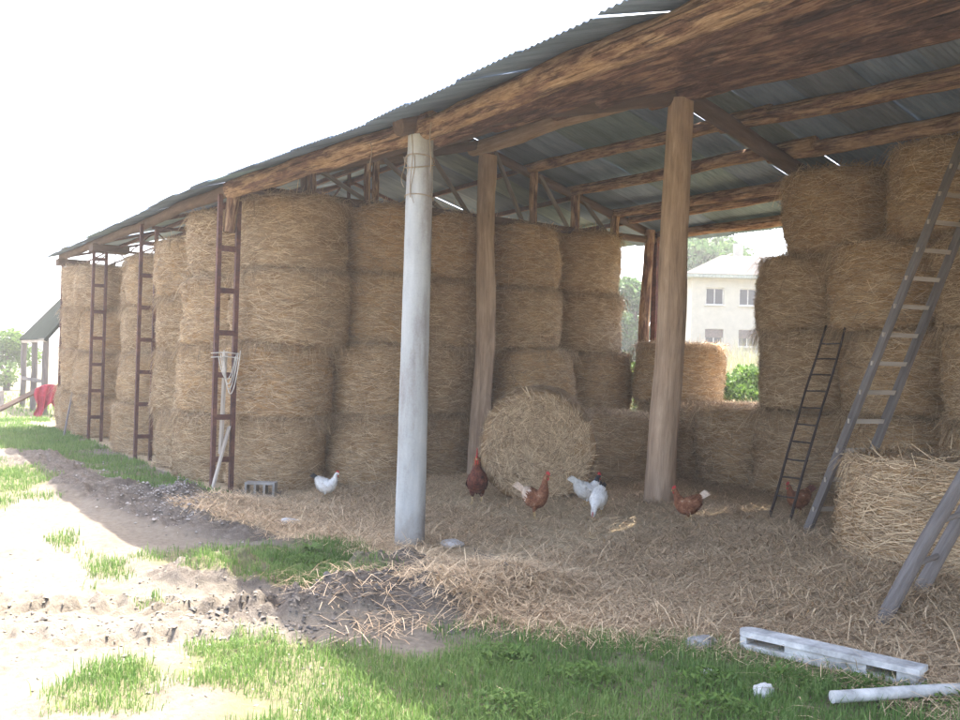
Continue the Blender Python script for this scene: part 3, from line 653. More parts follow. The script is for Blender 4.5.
# ------------------------------------------------------------------ ladders, planks and the rope
def ladder(name, label, L0, L1, off, rail, rung, mat, n0, step, nmax, round_=True, rmat=None):
    L0, L1, off = (np.asarray(v, float) for v in (L0, L1, off))
    t = empty(name, tuple(L0), label, 'ladder'); d = L1 - L0; Ln = np.linalg.norm(d); u = d / Ln
    for k, o in enumerate((np.zeros(3), off)):
        m = MB(); sd[0] += 1
        if round_: m.log(o, o + d, rail, rail * .85, .05, sd[0], .08, 10)
        else: m.bar(o, o + d, rail * .6, rail * 1.3, np.cross(u, off))
        m.build('rail', mat, t, round_)
    for k in range(nmax):
        c = u * (n0 + k * step)
        if n0 + k * step > Ln - .1: break
        m = MB(); sd[0] += 1
        w_ = off / np.linalg.norm(off) * rail * .5
        if round_: m.log(c - w_, c + off + w_, rung, rung, .02, sd[0], .08, 8, .1)
        else: m.bar(c - w_ + u * .01, c + off + w_ + u * .01, rung * 1.2, rung * 2.2, u)
        m.build('rung', rmat or mat, t, round_)
    return t
ladder('tall_ladder', 'tall grey wooden ladder leaning up the right hand bales to the roof', (6.92, 4.06, .20), (7.66, 5.99, 5.15), (.10, .44, .0), .075, .022, 'greywood', .30, .335, 18, False, 'palewood')
ladder('pole_ladder', 'short ladder of thick grey poles at the right edge of the barn', (9.22, 1.86, .02), (9.78, 3.38, 2.72), (-.10, .52, .03), .055, .022, 'greywood', .22, .36, 8)
ladder('iron_ladder', 'small dark iron ladder leaning on the bales below the back opening', (6.02, 4.56, .2), (5.42, 6.32, 2.55), (.28, .02, 0), .017, .010, 'dull_dark_iron', .35, .26, 12)
def plank(name, label, a, b, wd, th, mat):
    a, b = np.asarray(a, float), np.asarray(b, float); m = MB(); m.bar(a, b, wd, th, (0, -1, .3)); return tag(m.build(name, mat, smooth=False), label, 'plank')
plank('plank', 'thin grey plank leaning on the far left bales', (-10.4, -.45, -.03), (-11.1, -.12, 1.35), .09, .03, 'greywood')
plank('board', 'short pale board propped at the foot of the roped lattice post', (.38, -.22, -.03), (.14, .10, .95), .09, .025, 'palewood')
plank('board', 'weathered pale board standing upright inside the roped lattice post', (.03, .02, .55), (.10, .03, 2.0), .12, .03, 'palewood')
def rope(m):
    a = np.linspace(0, 1, 24)
    for k in range(4):
        x0 = .2 + .015 * k; m.tube(np.stack([x0 + .03 * np.sin(a * 3.1 + k), -.10 + .24 * a + .02 * k, 1.95 - (.32 + .10 * k) * np.sin(math.pi * a) ** .8 + .03 * k], 1), .007, 6)
    for z in (1.93, 1.99): m.tube([(.17, -.2, z), (.2, 0, z + .02), (.17, .2, z)], .008, 6)
m = MB(); rope(m); tag(m.build('rope', 'white_rope'), 'knotted white rope looped on a lattice post', 'rope')
for x, y, z, L, lb in ((4.85, .40, 4.25, .65, 'longest twine end hanging beside the concrete post'), (5.2, .42, 4.3, .5, 'twine end hanging from the eave log right of the concrete post'), (4.1, .30, 4.3, .3, 'short twine end hanging from the eave log left of the concrete post')):
    m = MB(); t = np.linspace(0, 1, 10); m.tube(np.stack([x + .02 * np.sin(t * 6 + x * 9), y + 0 * t, z - L * t], 1), .005, 5)
    tag(m.build('baling_twine', 'old_twine'), lb, 'twine', 'twine ends hanging from the eave')

# ------------------------------------------------------------------ hens
def hen(name, label, x, y, heading, s=1.0, col=('hen_white',), neck='up', tailm='hen_black', neckm=None, rear=None, rooster=False):
    body = col[0]; neckm = neckm or body; rear = rear or body
    t = empty(name, (x, y, gz(x, y) - .005), label, 'rooster' if rooster else 'hen', None if rooster else 'hens pecking in the straw', heading); t.scale = (s * .88, s, s * 1.04)
    if neck == 'up': path = [(-.235, .375, .012, .02), (-.215, .355, .035, .045), (-.185, .315, .066, .078), (-.13, .262, .100, .110), (-.05, .226, .122, .125), (.03, .224, .122, .122), (.085, .25, .104, .104), (.122, .294, .078, .080), (.145, .340, .056, .060), (.155, .378, .037, .04), (.168, .410, .034, .037), (.190, .425, .030, .031), (.210, .424, .021, .021), (.222, .420, .012, .012)]
    elif neck == 'tall': path = [(-.20, .37, .012, .02), (-.185, .35, .04, .05), (-.15, .305, .074, .085), (-.08, .255, .108, .115), (-.01, .24, .122, .122), (.05, .262, .114, .112), (.085, .31, .09, .09), (.10, .37, .066, .068), (.108, .43, .044, .046), (.112, .475, .036, .04), (.122, .505, .034, .036), (.143, .52, .029, .030), (.163, .518, .021, .021), (.176, .513, .012, .012)]
    else: path = [(-.225, .375, .012, .02), (-.21, .355, .04, .05), (-.175, .31, .074, .085), (-.11, .256, .106, .115), (-.04, .226, .122, .122), (.03, .205, .116, .11), (.09, .185, .085, .085), (.135, .155, .058, .06), (.165, .118, .042, .045), (.188, .082, .035, .037), (.206, .055, .033, .033), (.218, .035, .026, .026), (.226, .020, .018, .018), (.231, .008, .010, .010)]
    pth = np.array(path); 
    # refine
    tt = np.linspace(0, len(pth) - 1, 48); pp = np.stack([np.interp(tt, range(len(pth)), pth[:, k]) for k in range(4)], 1)
    ker = np.array([.25, .5, .25])
    for k in range(4): pp[1:-1, k] = np.convolve(pp[:, k], ker, 'valid')
    d = np.gradient(pp[:, :2], axis=0); d /= np.linalg.norm(d, axis=1)[:, None]; nrm = np.stack([-d[:, 1], d[:, 0]], 1)
    th = np.linspace(0, 2 * math.pi, 20, endpoint=False)
    V = np.zeros((48, 20, 3)); 
    V[..., 0] = pp[:, 0][:, None] + nrm[:, 0][:, None] * pp[:, 3][:, None] * np.sin(th); V[..., 2] = pp[:, 1][:, None] + nrm[:, 1][:, None] * pp[:, 3][:, None] * np.sin(th)
    V[..., 1] = pp[:, 2][:, None] * np.cos(th)
    V += .006 * fbm(V[..., 0] * 30 + x, V[..., 1] * 30, V[..., 2] * 30, 2, 5)[..., None]
    m = MB(); ii = np.arange(48 * 20).reshape(48, 20); nx2 = np.roll(ii, -1, 1)
    mats = [body, neckm, rear, 'beak_horn', 'comb_red', 'hen_eye']
    Q = np.stack([ii[:-1], nx2[:-1], nx2[1:], ii[1:]], -1)
    kn = 31 if neck != 'down' else 30
    m.add(V, Q.reshape(-1, 4)); mi = np.zeros((47, 20), int); mi[kn:] = 1; mi[:9] = 2; mi[42:, :] = 1; m.mi[-1] = mi.ravel()
    hd = pp[40]; fdir = d[44]; bk = pp[47]
    tip = np.array([bk[0] + fdir[0] * .03, 0, bk[1] + fdir[1] * .03 - .004])
    m.tube([(bk[0] - fdir[0] * .012, 0, bk[1] - fdir[1] * .012), (bk[0] + fdir[0] * .01, 0, bk[1] + fdir[1] * .01), tuple(tip)], [.013, .009, .001], 8, mi=3)
    for sy in (-1, 1):
        m.blob((hd[0], sy * (hd[2] - .002), hd[1] + .004), (.006, .004, .006), 1, 0, 5, mi=5)
        hip = (-.01, sy * .05, .15); kne = (-.035, sy * .052, .085); foot = (-.015, sy * .055, .012)
        m.tube([hip, (-.03, sy * .052, .12), kne], [.042, .030, .012], 8, mi=0); m.tube([kne, (-.028, sy * .053, .05), foot], [.010, .008, .009], 7, mi=3)
        for aa in (-.5, 0, .5, math.pi): m.tube([foot, (foot[0] + .05 * math.cos(aa) * (.6 if aa == math.pi else 1), foot[1] + .05 * math.sin(aa), .006)], [.007, .003], 6, mi=3)
    ring = RNG.integers(3, 40, 900); sl_ = RNG.integers(0, 20, 900); bp = V[ring, sl_]; cen = np.stack([pp[ring, 0], 0 * ring, pp[ring, 1]], 1)
    fn = bp - cen; fn /= np.linalg.norm(fn, axis=1)[:, None]; fd = -np.stack([d[ring, 0], 0 * ring, d[ring, 1]], 1) + RNG.normal(0, .22, (900, 3)); fd -= fn * (fd * fn).sum(1)[:, None]; fd /= np.linalg.norm(fd, axis=1)[:, None]
    for lo, hi, mm in ((3, 9, 2), (9, kn, 0), (kn, 40, 1)):
        q_ = (ring >= lo) & (ring < hi); nn_ = int(q_.sum())
        sz = np.clip(pp[ring[q_], 3] / .11, .35, 1)
        ribbons(m, bp[q_] - fn[q_] * .004, fd[q_], fn[q_], RNG.uniform(.03, .06, nn_) * sz, RNG.uniform(.006, .012, nn_) * sz, np.ones((nn_, 3)), 0, RNG.uniform(.004, .012, nn_), mm)
    m.build('body', mats, t)
    # comb and wattles
    m = MB(); cn = np.array([-fdir[1], fdir[0]]); cs = 2.2 if rooster else 1.0
    for k in range(5):
        f = (k - 2) * .012 * cs; hh = (.030, .038, .042, .036, .026)[k] * cs
        c0 = hd[:2] + fdir * f + cn * (hd[3] * .9)
        m.tube([(c0[0], 0, c0[1] - .005), (c0[0] + cn[0] * hh * .6 - fdir[0] * .004, 0, c0[1] + cn[1] * hh * .6 - fdir[1] * .004), (c0[0] + cn[0] * hh - fdir[0] * .012, 0, c0[1] + cn[1] * hh - fdir[1] * .012)], [.008, .006, .002], 6)
    m.build('comb', 'comb_red', t)
    m = MB()
    for sy in (-1, 1): m.blob((pp[44][0] - cn[0] * .028, sy * .012, pp[44][1] - cn[1] * .028), (.010, .006, .02 * cs), 2, .1, 6)
    m.build('wattle', 'comb_red', t)
    # wings
    for sy in (-1, 1):
        m = MB(); v = []; u = np.linspace(0, 1, 14); q = np.linspace(-1, 1, 7)
        for a in u:
            for b in q:
                wz = .062 * math.sin(math.pi * min(1, a * .9 + .1)) ** .7; px = .06 - .24 * a; pz = .235 + .035 * a + b * wz
                py = (.116 - .10 * a * a * .6) * math.sqrt(max(.15, 1 - ((pz - .225) / .125) ** 2)) + .012 * (1 - b * b)
                v.append((px, sy * py, pz + .004 * math.sin(a * 30)))
        v = np.array(v); ii = np.arange(98).reshape(14, 7); fq = np.stack([ii[:-1, :-1], ii[1:, :-1], ii[1:, 1:], ii[:-1, 1:]], -1).reshape(-1, 4)
        m.add(v, fq if sy < 0 else fq[:, ::-1]); m.build('wing', body, t)
    # tail feathers
    m = MB(); nf = 11 if rooster else 9; Lt = .26 if rooster else .15
    for k in range(nf):
        e = (k / (nf - 1) - .5); an = math.radians((118 if rooster else 128) + e * 36); sw = e * .5 + ((k % 2) - .5) * .25
        p0 = np.array([-.175, ((k % 2) - .5) * .03, .31]); dr = np.array([math.cos(an), sw * .35, math.sin(an)])
        tt2 = np.linspace(0, 1, 6); p = p0 + dr * (Lt * tt2)[:, None] + np.array([-1, 0, -.55 if rooster else -.1]) * (tt2 ** 2 * Lt * .45)[:, None]
        wd = .022 * np.sin(math.pi * np.clip(tt2 * .85 + .12, 0, 1)); nn = np.array([-.3, 0, .1])
        Lq = np.concatenate([p + np.outer(wd, [-dr[2], .35, dr[0]]), p - np.outer(wd, [-dr[2], .35, dr[0]])]); f = [(i, i + 1, i + 7, i + 6) for i in range(5)]
        m.add(Lq, f); m.add(Lq + np.array([0, .003, 0]), [q_[::-1] for q_ in f])
    m.build('tail', tailm, t)
    return t
def face(dx, dy): return math.atan2(dy, dx)
RT = (.54, .841)                  # to the right in the photograph
hen('hen', 'white hen alone at the foot of the front bale stack left of the concrete post', 1.25, 1.15, face(*RT), .80, ('hen_white',), 'up', 'hen_black')
hen('rooster', 'tall dark rust brown rooster by the foot of the knotty wooden post', 3.22, 2.35, face(.80, -.60), 1.12, ('hen_dark_red',), 'tall', 'hen_black', 'hen_brown', rooster=True)
hen('hen', 'brown hen with a cream rump in front of the round bale end', 4.50, 2.36, face(.75, .75), .92, ('hen_brown',), 'tall', 'hen_cream', 'hen_brown', 'hen_cream')
hen('hen', 'white hen with a black neck, behind the other white hen', 4.38, 3.22, face(.3, .95), .84, ('hen_white',), 'up', 'hen_white', 'hen_black')
hen('hen', 'white hen with a black tail pecking with its head down', 4.92, 2.92, face(.6, -.9), .84, ('hen_white',), 'down', 'hen_black')
hen('hen', 'brown hen near the foot of the straight wooden post', 5.84, 3.42, face(-RT[0], -RT[1] + .2), .80, ('hen_brown',), 'up', 'hen_cream')
hen('hen', 'brown hen under the foot of the iron ladder', 5.95, 5.15, face(-RT[0] + .3, -RT[1]), .80, ('hen_brown',), 'up', 'hen_dark_brown')

# ------------------------------------------------------------------ things lying in the yard
t = empty('concrete_block', (.55, .45, gz(.55, .45)), 'grey hollow concrete block lying at the foot of the bale stack', 'block', None, face(*RT))
m = MB()
for z, h_ in ((.015, .03), (.185, .03)): m.box((0, 0, z), (.42, .2, h_))
for k in range(4): m.box((-.195 + k * .13, 0, .1), (.03, .2, .14))
m.build('block_shell', 'concrete', t, False)
# slotted concrete beam: a rounded bar with two long openings through it
def slotted(label, a, b, wd, ht):
    a, b = np.asarray(a, float), np.asarray(b, float); L = np.linalg.norm(b - a); rz = math.atan2(b[1] - a[1], b[0] - a[0])
    t = empty('slotted_beam', tuple(a), label, 'concrete beam', None, rz); t.rotation_euler[1] = -math.asin((b[2] - a[2]) / L)
    m = MB()
    def slab(x0, x1, y0, y1, z0, z1): m.box(((x0 + x1) / 2, (y0 + y1) / 2, (z0 + z1) / 2), (x1 - x0, y1 - y0, z1 - z0))
    # top plate with a rounded end, side webs broken by the openings
    th = np.linspace(math.pi / 2, 1.5 * math.pi, 14); out = np.concatenate([np.stack([wd / 2 + wd / 2 * np.cos(th), wd / 2 * np.sin(th)], 1), [[L, -wd / 2], [L, wd / 2]]])
    n = len(out)
    for z0, z1 in ((ht * .70, ht), (0, ht * .28)):
        lo = np.c_[out, np.full(n, z0)]; hi = np.c_[out, np.full(n, z1)]; i = np.arange(n); j = (i + 1) % n
        if z0 > 0: lo[:, 1] *= 1.0; hi[:, 1] *= .93
        m.add(np.concatenate([lo, hi]), np.stack([i, j, j + n, i + n], 1)); c = np.array([[L / 2, 0, z1], [L / 2, 0, z0]])
        m.add(np.concatenate([hi, c[:1]]), tris=np.stack([i, j, np.full(n, n)], 1)); m.add(np.concatenate([lo, c[1:]]), tris=np.stack([j, i, np.full(n, n)], 1))
    for x0, x1 in ((.0 + wd * .18, wd * .45), (.34, .86), (1.04, L - .02)): slab(x0, x1, -wd / 2 + .012, wd / 2 - .012, ht * .28 + .002, ht * .70 - .002)
    m.build('beam_body', 'bleached_concrete', t, False); return t
slotted('long pale concrete beam with slots and a rounded end lying in the grass', (8.90, .86, .03), (10.03, 1.17, .03), .17, .115)
m = MB(); m.log((9.95, .42, .07), (10.32, 1.42, .07), .035, .035, .01, 5, .02)
pipe = m.build('pale_pipe', 'bleached_concrete'); tag(pipe, 'pale pipe with a blue cap half buried in the grass', 'pipe')
m = MB(); m.tube([(10.29, 1.36, .075), (10.36, 1.55, .075)], [.05, .05], 14); o = m.build('pipe_cap', 'blue_plastic', pipe)
def stone(label, x, y, r, mat, seed):
    m = MB(); m.blob((0, 0, 0), r, seed, .5, 12, 1.6); o = m.build('stone', mat, loc=(x, y, gz(x, y) + r[2] * .45)); return tag(o, label, 'stone', 'stones lying in the yard')
stone('dark grey stone lying in the straw left of the slotted beam', 8.72, .66, (.09, .13, .05), 'grey_stone', 3)
stone('pale stone in the grass in front of the slotted beam', 9.62, .24, (.05, .07, .05), 'pale_stone', 4)
stone('small white stone at the edge of the grass', 9.18, .25, (.035, .045, .025), 'pale_stone', 6)
stone('white stone in the straw beside the rubble left of the concrete post', 2.95, -.05, (.08, .12, .06), 'pale_stone', 8)
stone('flat pale stone right behind the concrete post', 4.95, .95, (.10, .14, .05), 'pale_stone', 9)
# rubble chips: uncountable
m = MB()
N = 4200
cx = np.concatenate([RNG.normal(1.0, .9, 2200), RNG.normal(-3, 1.6, 400), RNG.normal(6.7, .4, 1600)]); cy = np.concatenate([RNG.normal(-.85, .28, 2200), RNG.normal(-.9, .4, 400), RNG.normal(-.5, .75, 1600)])
hz = height(cx, cy)
for k in range(N):
    r = RNG.uniform(.005, .02) * (1 + 1.0 * (RNG.random() < .04)); p = RNG.normal(0, 1, (6, 3)); p /= np.linalg.norm(p, axis=1)[:, None]
    base = np.array([[1, 0, 0], [0, 1, 0], [-1, 0, 0], [0, -1, 0], [0, 0, .8], [0, 0, -.8]]) + p * .35
    g = RNG.uniform(.10, .42) if k < 2600 else RNG.uniform(.05, .14)
    m.add(base * r * np.array([1.3, 1, .7]) + np.array([cx[k], cy[k], hz[k] + r * .3]), tris=[(0, 1, 4), (1, 2, 4), (2, 3, 4), (3, 0, 4), (1, 0, 5), (2, 1, 5), (3, 2, 5), (0, 3, 5)], col=(g, g * .91, g * .81))
n = 3000; al_ = RNG.uniform(-3.2, 2.2, n); w1, w2 = RNG.normal(.2, .5, n), RNG.normal(.2, .5, n); tk = np.arange(n) % 3 > 0
cx = np.where(tk, 6.35 + .54 * al_ - .84 * w1, RNG.uniform(3.5, 9, n)); cy = np.where(tk, -3.05 + .84 * al_ + .54 * w1, RNG.uniform(-4.4, .5, n)); hz = height(cx, cy)
for k in range(n):
    r = RNG.uniform(.004, .016) * (1 + 1.2 * (RNG.random() < .05)); p = RNG.normal(0, .3, (6, 3)); g = RNG.uniform(.6, 1.25)
    base = np.array([[1, 0, 0], [0, 1, 0], [-1, 0, 0], [0, -1, 0], [0, 0, .8], [0, 0, -.8]]) + p
    m.add(base * r * np.array([1.3, 1, .55]) + np.array([cx[k], cy[k], hz[k] + r * .2]), tris=[(0, 1, 4), (1, 2, 4), (2, 3, 4), (3, 0, 4), (1, 0, 5), (2, 1, 5), (3, 2, 5), (0, 3, 5)], col=(.21 * g, .18 * g, .14 * g))
tag(m.build('rubble', 'strand', smooth=False), 'grey rubble, ash chips and dry clods scattered in front of the barn', 'rubble', kind='stuff')

# loose straw
def scatter(n, xr, yr, zi, seed):
    out = []
    while sum(len(o) for o in out) < n:
        x = RNG.uniform(*xr, n * 2); y = RNG.uniform(*yr, n * 2); d = zones(x, y)[zi]
        d = np.clip(d + (.35 if zi == 0 else 1.2) * fbm(x * 2.4, y * 2.4, 0, 4, seed) * (1 if zi == 0 else np.minimum(1, d * 2.5)) - (.1 if zi == 0 else .22), 0, 1)
        k = RNG.random(n * 2) < d; out.append(np.stack([x[k], y[k]], 1))
    return np.concatenate(out)[:n]
mb = MB()
for n, xr, yr in ((1500, (5.6, 7.6), (-1.4, .8)), (60000, (0, 11), (-1.2, 7)), (52000, (6, 10.5), (-.5, 3.5)), (14000, (1, 5), (-1, 2))):
    xy = scatter(n, xr, yr, 0, 91) if n != 1500 else np.stack([RNG.uniform(*xr, n), RNG.uniform(*yr, n)], 1); z = height(xy[:, 0], xy[:, 1])
    a = RNG.uniform(0, 6.283, n); D = np.stack([np.cos(a), np.sin(a), RNG.normal(.08, .18, n)], -1)
    ribbons(mb, np.c_[xy, z + RNG.uniform(.0, .03, n)], D, np.tile([0, 0, 1.], (n, 1)), RNG.uniform(.08, .36, n), RNG.uniform(.0013, .0034, n), straw_cols(n, .6) * 1.2, .12, RNG.uniform(0, .03, n))
tag(mb.build('loose_straw', 'strand'), 'loose straw strewn over the floor of the open bay', 'straw', kind='stuff')

# grass
def blades(mb, xy, hgt, wid, lean=.5):
    n = len(xy); z = height(xy[:, 0], xy[:, 1]); a = RNG.uniform(0, 6.283, n); b = a + RNG.normal(0, .5, n)
    sdv = np.stack([-np.sin(a), np.cos(a), 0 * a], -1) * wid[:, None]; dr = np.stack([np.cos(b), np.sin(b), 0 * b], -1) * (hgt * lean * RNG.uniform(.1, 1.2, n))[:, None]
    p0 = np.c_[xy, z - .01]; up = np.array([0, 0, 1.])
    p1 = p0 + dr * .3 + up * (hgt * .6)[:, None]; p2 = p0 + dr + up * (hgt * RNG.uniform(.7, 1.0, n))[:, None]
    V = np.stack([p0 - sdv, p0 + sdv, p1 - sdv * .8, p1 + sdv * .8, p2], 1); base = np.arange(n)[:, None] * 5
    c = np.clip(RNG.normal(.45, .28, n) + .5 * fbm(xy[:, 0] * 2, xy[:, 1] * 2, 0, 2, 8), 0, 1)
    mb.add(V.reshape(-1, 3), base + np.array([[0, 1, 3, 2]]), base + np.array([[2, 3, 4]]), col=np.repeat(np.repeat(c[:, None], 3, 1), 5, 0))
mb = MB()
for n, xr, yr, h0, h1, w0 in ((62000, (7.2, 10.6), (-4, 2.0), .025, .13, .0024), (9000, (3.5, 7.2), (-4.2, .8), .04, .13, .003), (12000, (-7, 3.5), (-4.2, .5), .04, .14, .0045), (14000, (-18, -6), (-4, .2), .05, .16, .006), (4000, (-40, -16), (-6, 6), .08, .25, .012)):
    xy = scatter(n, xr, yr, 1, 55); f = RNG.uniform(0, 1, n) ** 1.5
    blades(mb, xy, h0 + (h1 - h0) * f, w0 * RNG.uniform(.7, 1.4, n))
tag(mb.build('grass', 'grass', smooth=False), 'rough green grass growing in front of the barn', 'grass', kind='stuff')
# broad-leaved weeds in the grass
def weed(label, x, y, r, n, seed):
    m = MB()
    for k in range(n):
        a = RNG.uniform(0, 6.28); L = r * RNG.uniform(.6, 1.2); p0 = np.array([0, 0, 0.]); t = np.linspace(0, 1, 6)
        p = np.stack([np.cos(a) * L * t, np.sin(a) * L * t, L * (1.1 * t - .75 * t * t) * RNG.uniform(.7, 1.3)], 1); wd = .13 * L * np.sin(math.pi * np.clip(t * .9 + .08, 0, 1)); sdv = np.array([-math.sin(a), math.cos(a), .2])
        m.add(np.concatenate([p + np.outer(wd, sdv), p - np.outer(wd, sdv)]), [(i, i + 1, i + 7, i + 6) for i in range(5)], col=(RNG.uniform(.1, .6),) * 3)
    return tag(m.build('weed', 'leaf_bright', loc=(x, y, gz(x, y))), label, 'weed', 'broad leaved weeds')
weed('large leafy weed in the shaded foreground grass', 8.35, -.62, .12, 34, 1); weed('leafy weed in the grass patch left of the concrete post', 4.75, -.55, .13, 36, 2)
weed('small leafy weed at the shadow edge in front', 8.6, -1.35, .08, 22, 3)

mb = MB(); n = 5200
kc = RNG.integers(0, 9, n); ccx = np.array([9.55, 9.85, 10.15, 9.35, 8.9, 8.35, 9.1, 9.7, 5.1])[kc]; ccy = np.array([.55, .85, 1.05, .1, -.5, -.75, -1.2, -.2, -.75])[kc]
x = ccx + RNG.normal(0, .16, n); y = ccy + RNG.normal(0, .16, n); z = height(x, y) + RNG.uniform(.01, .11, n) * np.exp(-((x - ccx) ** 2 + (y - ccy) ** 2) / .05)
a = RNG.uniform(0, 6.28, n); sz = RNG.uniform(.010, .024, n); dx, dy = np.cos(a) * sz, np.sin(a) * sz; tl = RNG.normal(0, .5, n) * sz
V = np.stack([np.stack([x - dx, y - dy, z - tl], 1), np.stack([x + dy * .6, y - dx * .6, z + sz * .2], 1), np.stack([x + dx, y + dy, z + tl], 1), np.stack([x - dy * .6, y + dx * .6, z + sz * .2], 1)], 1)
mb.add(V.reshape(-1, 3), np.arange(n * 4).reshape(-1, 4), col=np.repeat(np.repeat(RNG.uniform(.05, .8, n)[:, None], 3, 1), 4, 0))
tag(mb.build('clover', 'leaf_bright', smooth=False), 'low leafy clover among the foreground grass', 'clover', kind='stuff')
# ------------------------------------------------------------------ beyond the barn
def leaf_crown(mb, centers, radii, n, size, seed, flat=.8):
    centers = np.asarray(centers, float); radii = np.asarray(radii, float); w_ = radii ** 2; w_ /= w_.sum()
    k = RNG.choice(len(centers), n, p=w_); d = RNG.normal(0, 1, (n, 3)); d /= np.linalg.norm(d, axis=1)[:, None]
    rr = radii[k] * np.clip(RNG.uniform(.45, 1.0, n) ** .6 + .18 * fbm(d[:, 0] * 2 + k, d[:, 1] * 2, d[:, 2] * 2, 2, seed), .2, 1.2)
    p = centers[k] + d * rr[:, None] * np.array([1, 1, flat])
    a = RNG.normal(0, 1, (n, 3)); a /= np.linalg.norm(a, axis=1)[:, None]; b = np.cross(a, RNG.normal(0, 1, (n, 3))); b /= np.linalg.norm(b, axis=1)[:, None]
    s = size * RNG.uniform(.6, 1.4, n)[:, None]
    V = np.stack([p - a * s, p - b * s * .5, p + a * s, p + b * s * .5], 1)
    c = np.clip(RNG.normal(.45, .22, n) + .35 * _hash(k, k * 3, k * 0, 5) - .15, 0, 1)
    mb.add(V.reshape(-1, 3), np.arange(n * 4).reshape(-1, 4), col=np.repeat(np.repeat(c[:, None], 3, 1), 4, 0))
def tree(label, x, y, h, r, n, size, mat, seed, lobes=16, trunk=True, low=.35, cat='tree', name='leafy_tree'):
    rs = np.random.default_rng(seed); z = gz(x, y); t = empty(name, (x, y, z), label, cat)
    cen, rad = [], []
    for k in range(lobes):
        a = rs.uniform(0, 6.28); q = r * math.sqrt(rs.random()) * .75; f = rs.uniform(0, 1); zz = h * (low + (1 - low) * f) - r * .25 * f
        sc = math.sin(math.pi * (.15 + .75 * f)); cen.append((q * math.cos(a) * sc, q * math.sin(a) * sc, zz)); rad.append(r * rs.uniform(.25, .45))
    m = MB(); leaf_crown(m, cen, rad, n, size, seed); m.build('crown', mat, t, False)
    m = MB()
    if trunk:
        tz = np.linspace(0, 1, 8); m.tube(np.stack([.1 * r * np.sin(tz * 3 + seed) * tz, .08 * r * np.cos(tz * 2) * tz, tz * h * .8 - .1], 1), r * .09 * (1.1 - tz), 9, .1, seed)
    for k in range(0, lobes, 2):
        c = np.array(cen[k]); b0 = np.array([0, 0, h * .25 * (1 if trunk else 0)]); m.tube([b0, b0 + (c - b0) * .5 + np.array([0, 0, r * .08]), c], [r * .035, r * .025, r * .008], 6)
    m.build('trunk' if trunk else 'stem', 'tree_bark', t)
    return t
# house on the slope behind
hx, hy = -32.7, 42.6; hz0 = gz(hx, hy) - .2
house = empty('house', (hx, hy, 0), 'cream two storey house with a pale hipped tile roof behind the barn', 'house', None, math.atan2(.841, .54))
HW, HD = 12.0, 9.0
wins = [(.95, 6.75), (3.25, 6.75), (5.6, 6.75), (8.2, 6.75), (.95, 3.92), (3.25, 3.92), (5.6, 3.92), (8.2, 3.92)]
ww, wh = 1.25, 1.17
def facade(m):
    xs = sorted({0, HW} | {a for w_ in wins for a in (w_[0], w_[0] + ww)}); zs = sorted({hz0, 8.85} | {a for w_ in wins for a in (w_[1], w_[1] + wh)})
    for i in range(len(xs) - 1):
        for j in range(len(zs) - 1):
            cxm, czm = (xs[i] + xs[i + 1]) / 2, (zs[j] + zs[j + 1]) / 2
            if any(a < cxm < a + ww and b < czm < b + wh for a, b in wins): continue
            m.box((cxm, .15, czm), (xs[i + 1] - xs[i], .3, zs[j + 1] - zs[j]))
m = MB(); facade(m)
m.box((.15, HD / 2 + .15, (hz0 + 8.85) / 2), (.3, HD - .31, 8.85 - hz0)); m.box((HW - .15, HD / 2 + .15, (hz0 + 8.85) / 2), (.3, HD - .31, 8.85 - hz0)); m.box((HW / 2, HD - .15 + .0, (hz0 + 8.85) / 2), (HW - .62, .3, 8.85 - hz0))
m.build('wall', 'rendered_wall', house, False)
for a, b in wins:
    m = MB()
    for x0, z0, sx, sz in ((0, wh / 2, .07, wh), (ww, wh / 2, .07, wh), (ww / 2, wh / 2, .06, wh - .14), (ww / 2, .035, ww - .08, .07), (ww / 2, wh - .035, ww - .08, .07)): m.box((a + x0 + (.035 if x0 == 0 else -.035 if x0 == ww else 0), .17, b + z0), (sx, .06, sz))
    fr_ = m.build('window', 'window_wood', house, False)
    m = MB(); m.box((a + ww / 2, .23, b + wh / 2), (ww - .02, .03, wh - .02)); m.build('pane', 'dark_pane', fr_, False)
    m = MB(); m.box((a + ww / 2, -.06, b - .04), (ww + .16, .14, .06)); m.build('sill', 'window_wood', fr_, False)
    if b < 5:
        m = MB(); m.box((a + ww / 2, .12, b + wh * .74), (ww - .02, .03, wh * .48)); m.build('shutter', 'shutter_board', fr_, False)
m = MB(); ov = .7; zb, zt = 8.80, 10.75
A = [(-ov, -ov, zb), (HW + ov, -ov, zb), (HW + ov, HD + ov, zb), (-ov, HD + ov, zb)]; R1, R2 = (3.1, HD / 2, zt), (HW - 3.1, HD / 2, zt)
m.add([A[0], A[1], R2, R1], [(0, 1, 2, 3)]); m.add([A[2], A[3], R1, R2], [(0, 1, 2, 3)]); m.add([A[1], A[2], R2], tris=[(0, 1, 2)]); m.add([A[3], A[0], R1], tris=[(0, 1, 2)])
rf = m.build('roof', 'old_roof_tile', house, False)
m = MB(); m.box((HW / 2, HD / 2, zb - .12), (HW + 1.3, HD + 1.3, .22)); m.build('eave', 'eave_board', rf, False)
m = MB(); m.box((4.6, HD / 2 + 1, zt + .3), (.6, .6, 1.4)); m.build('chimney', 'rendered_wall', rf, False)

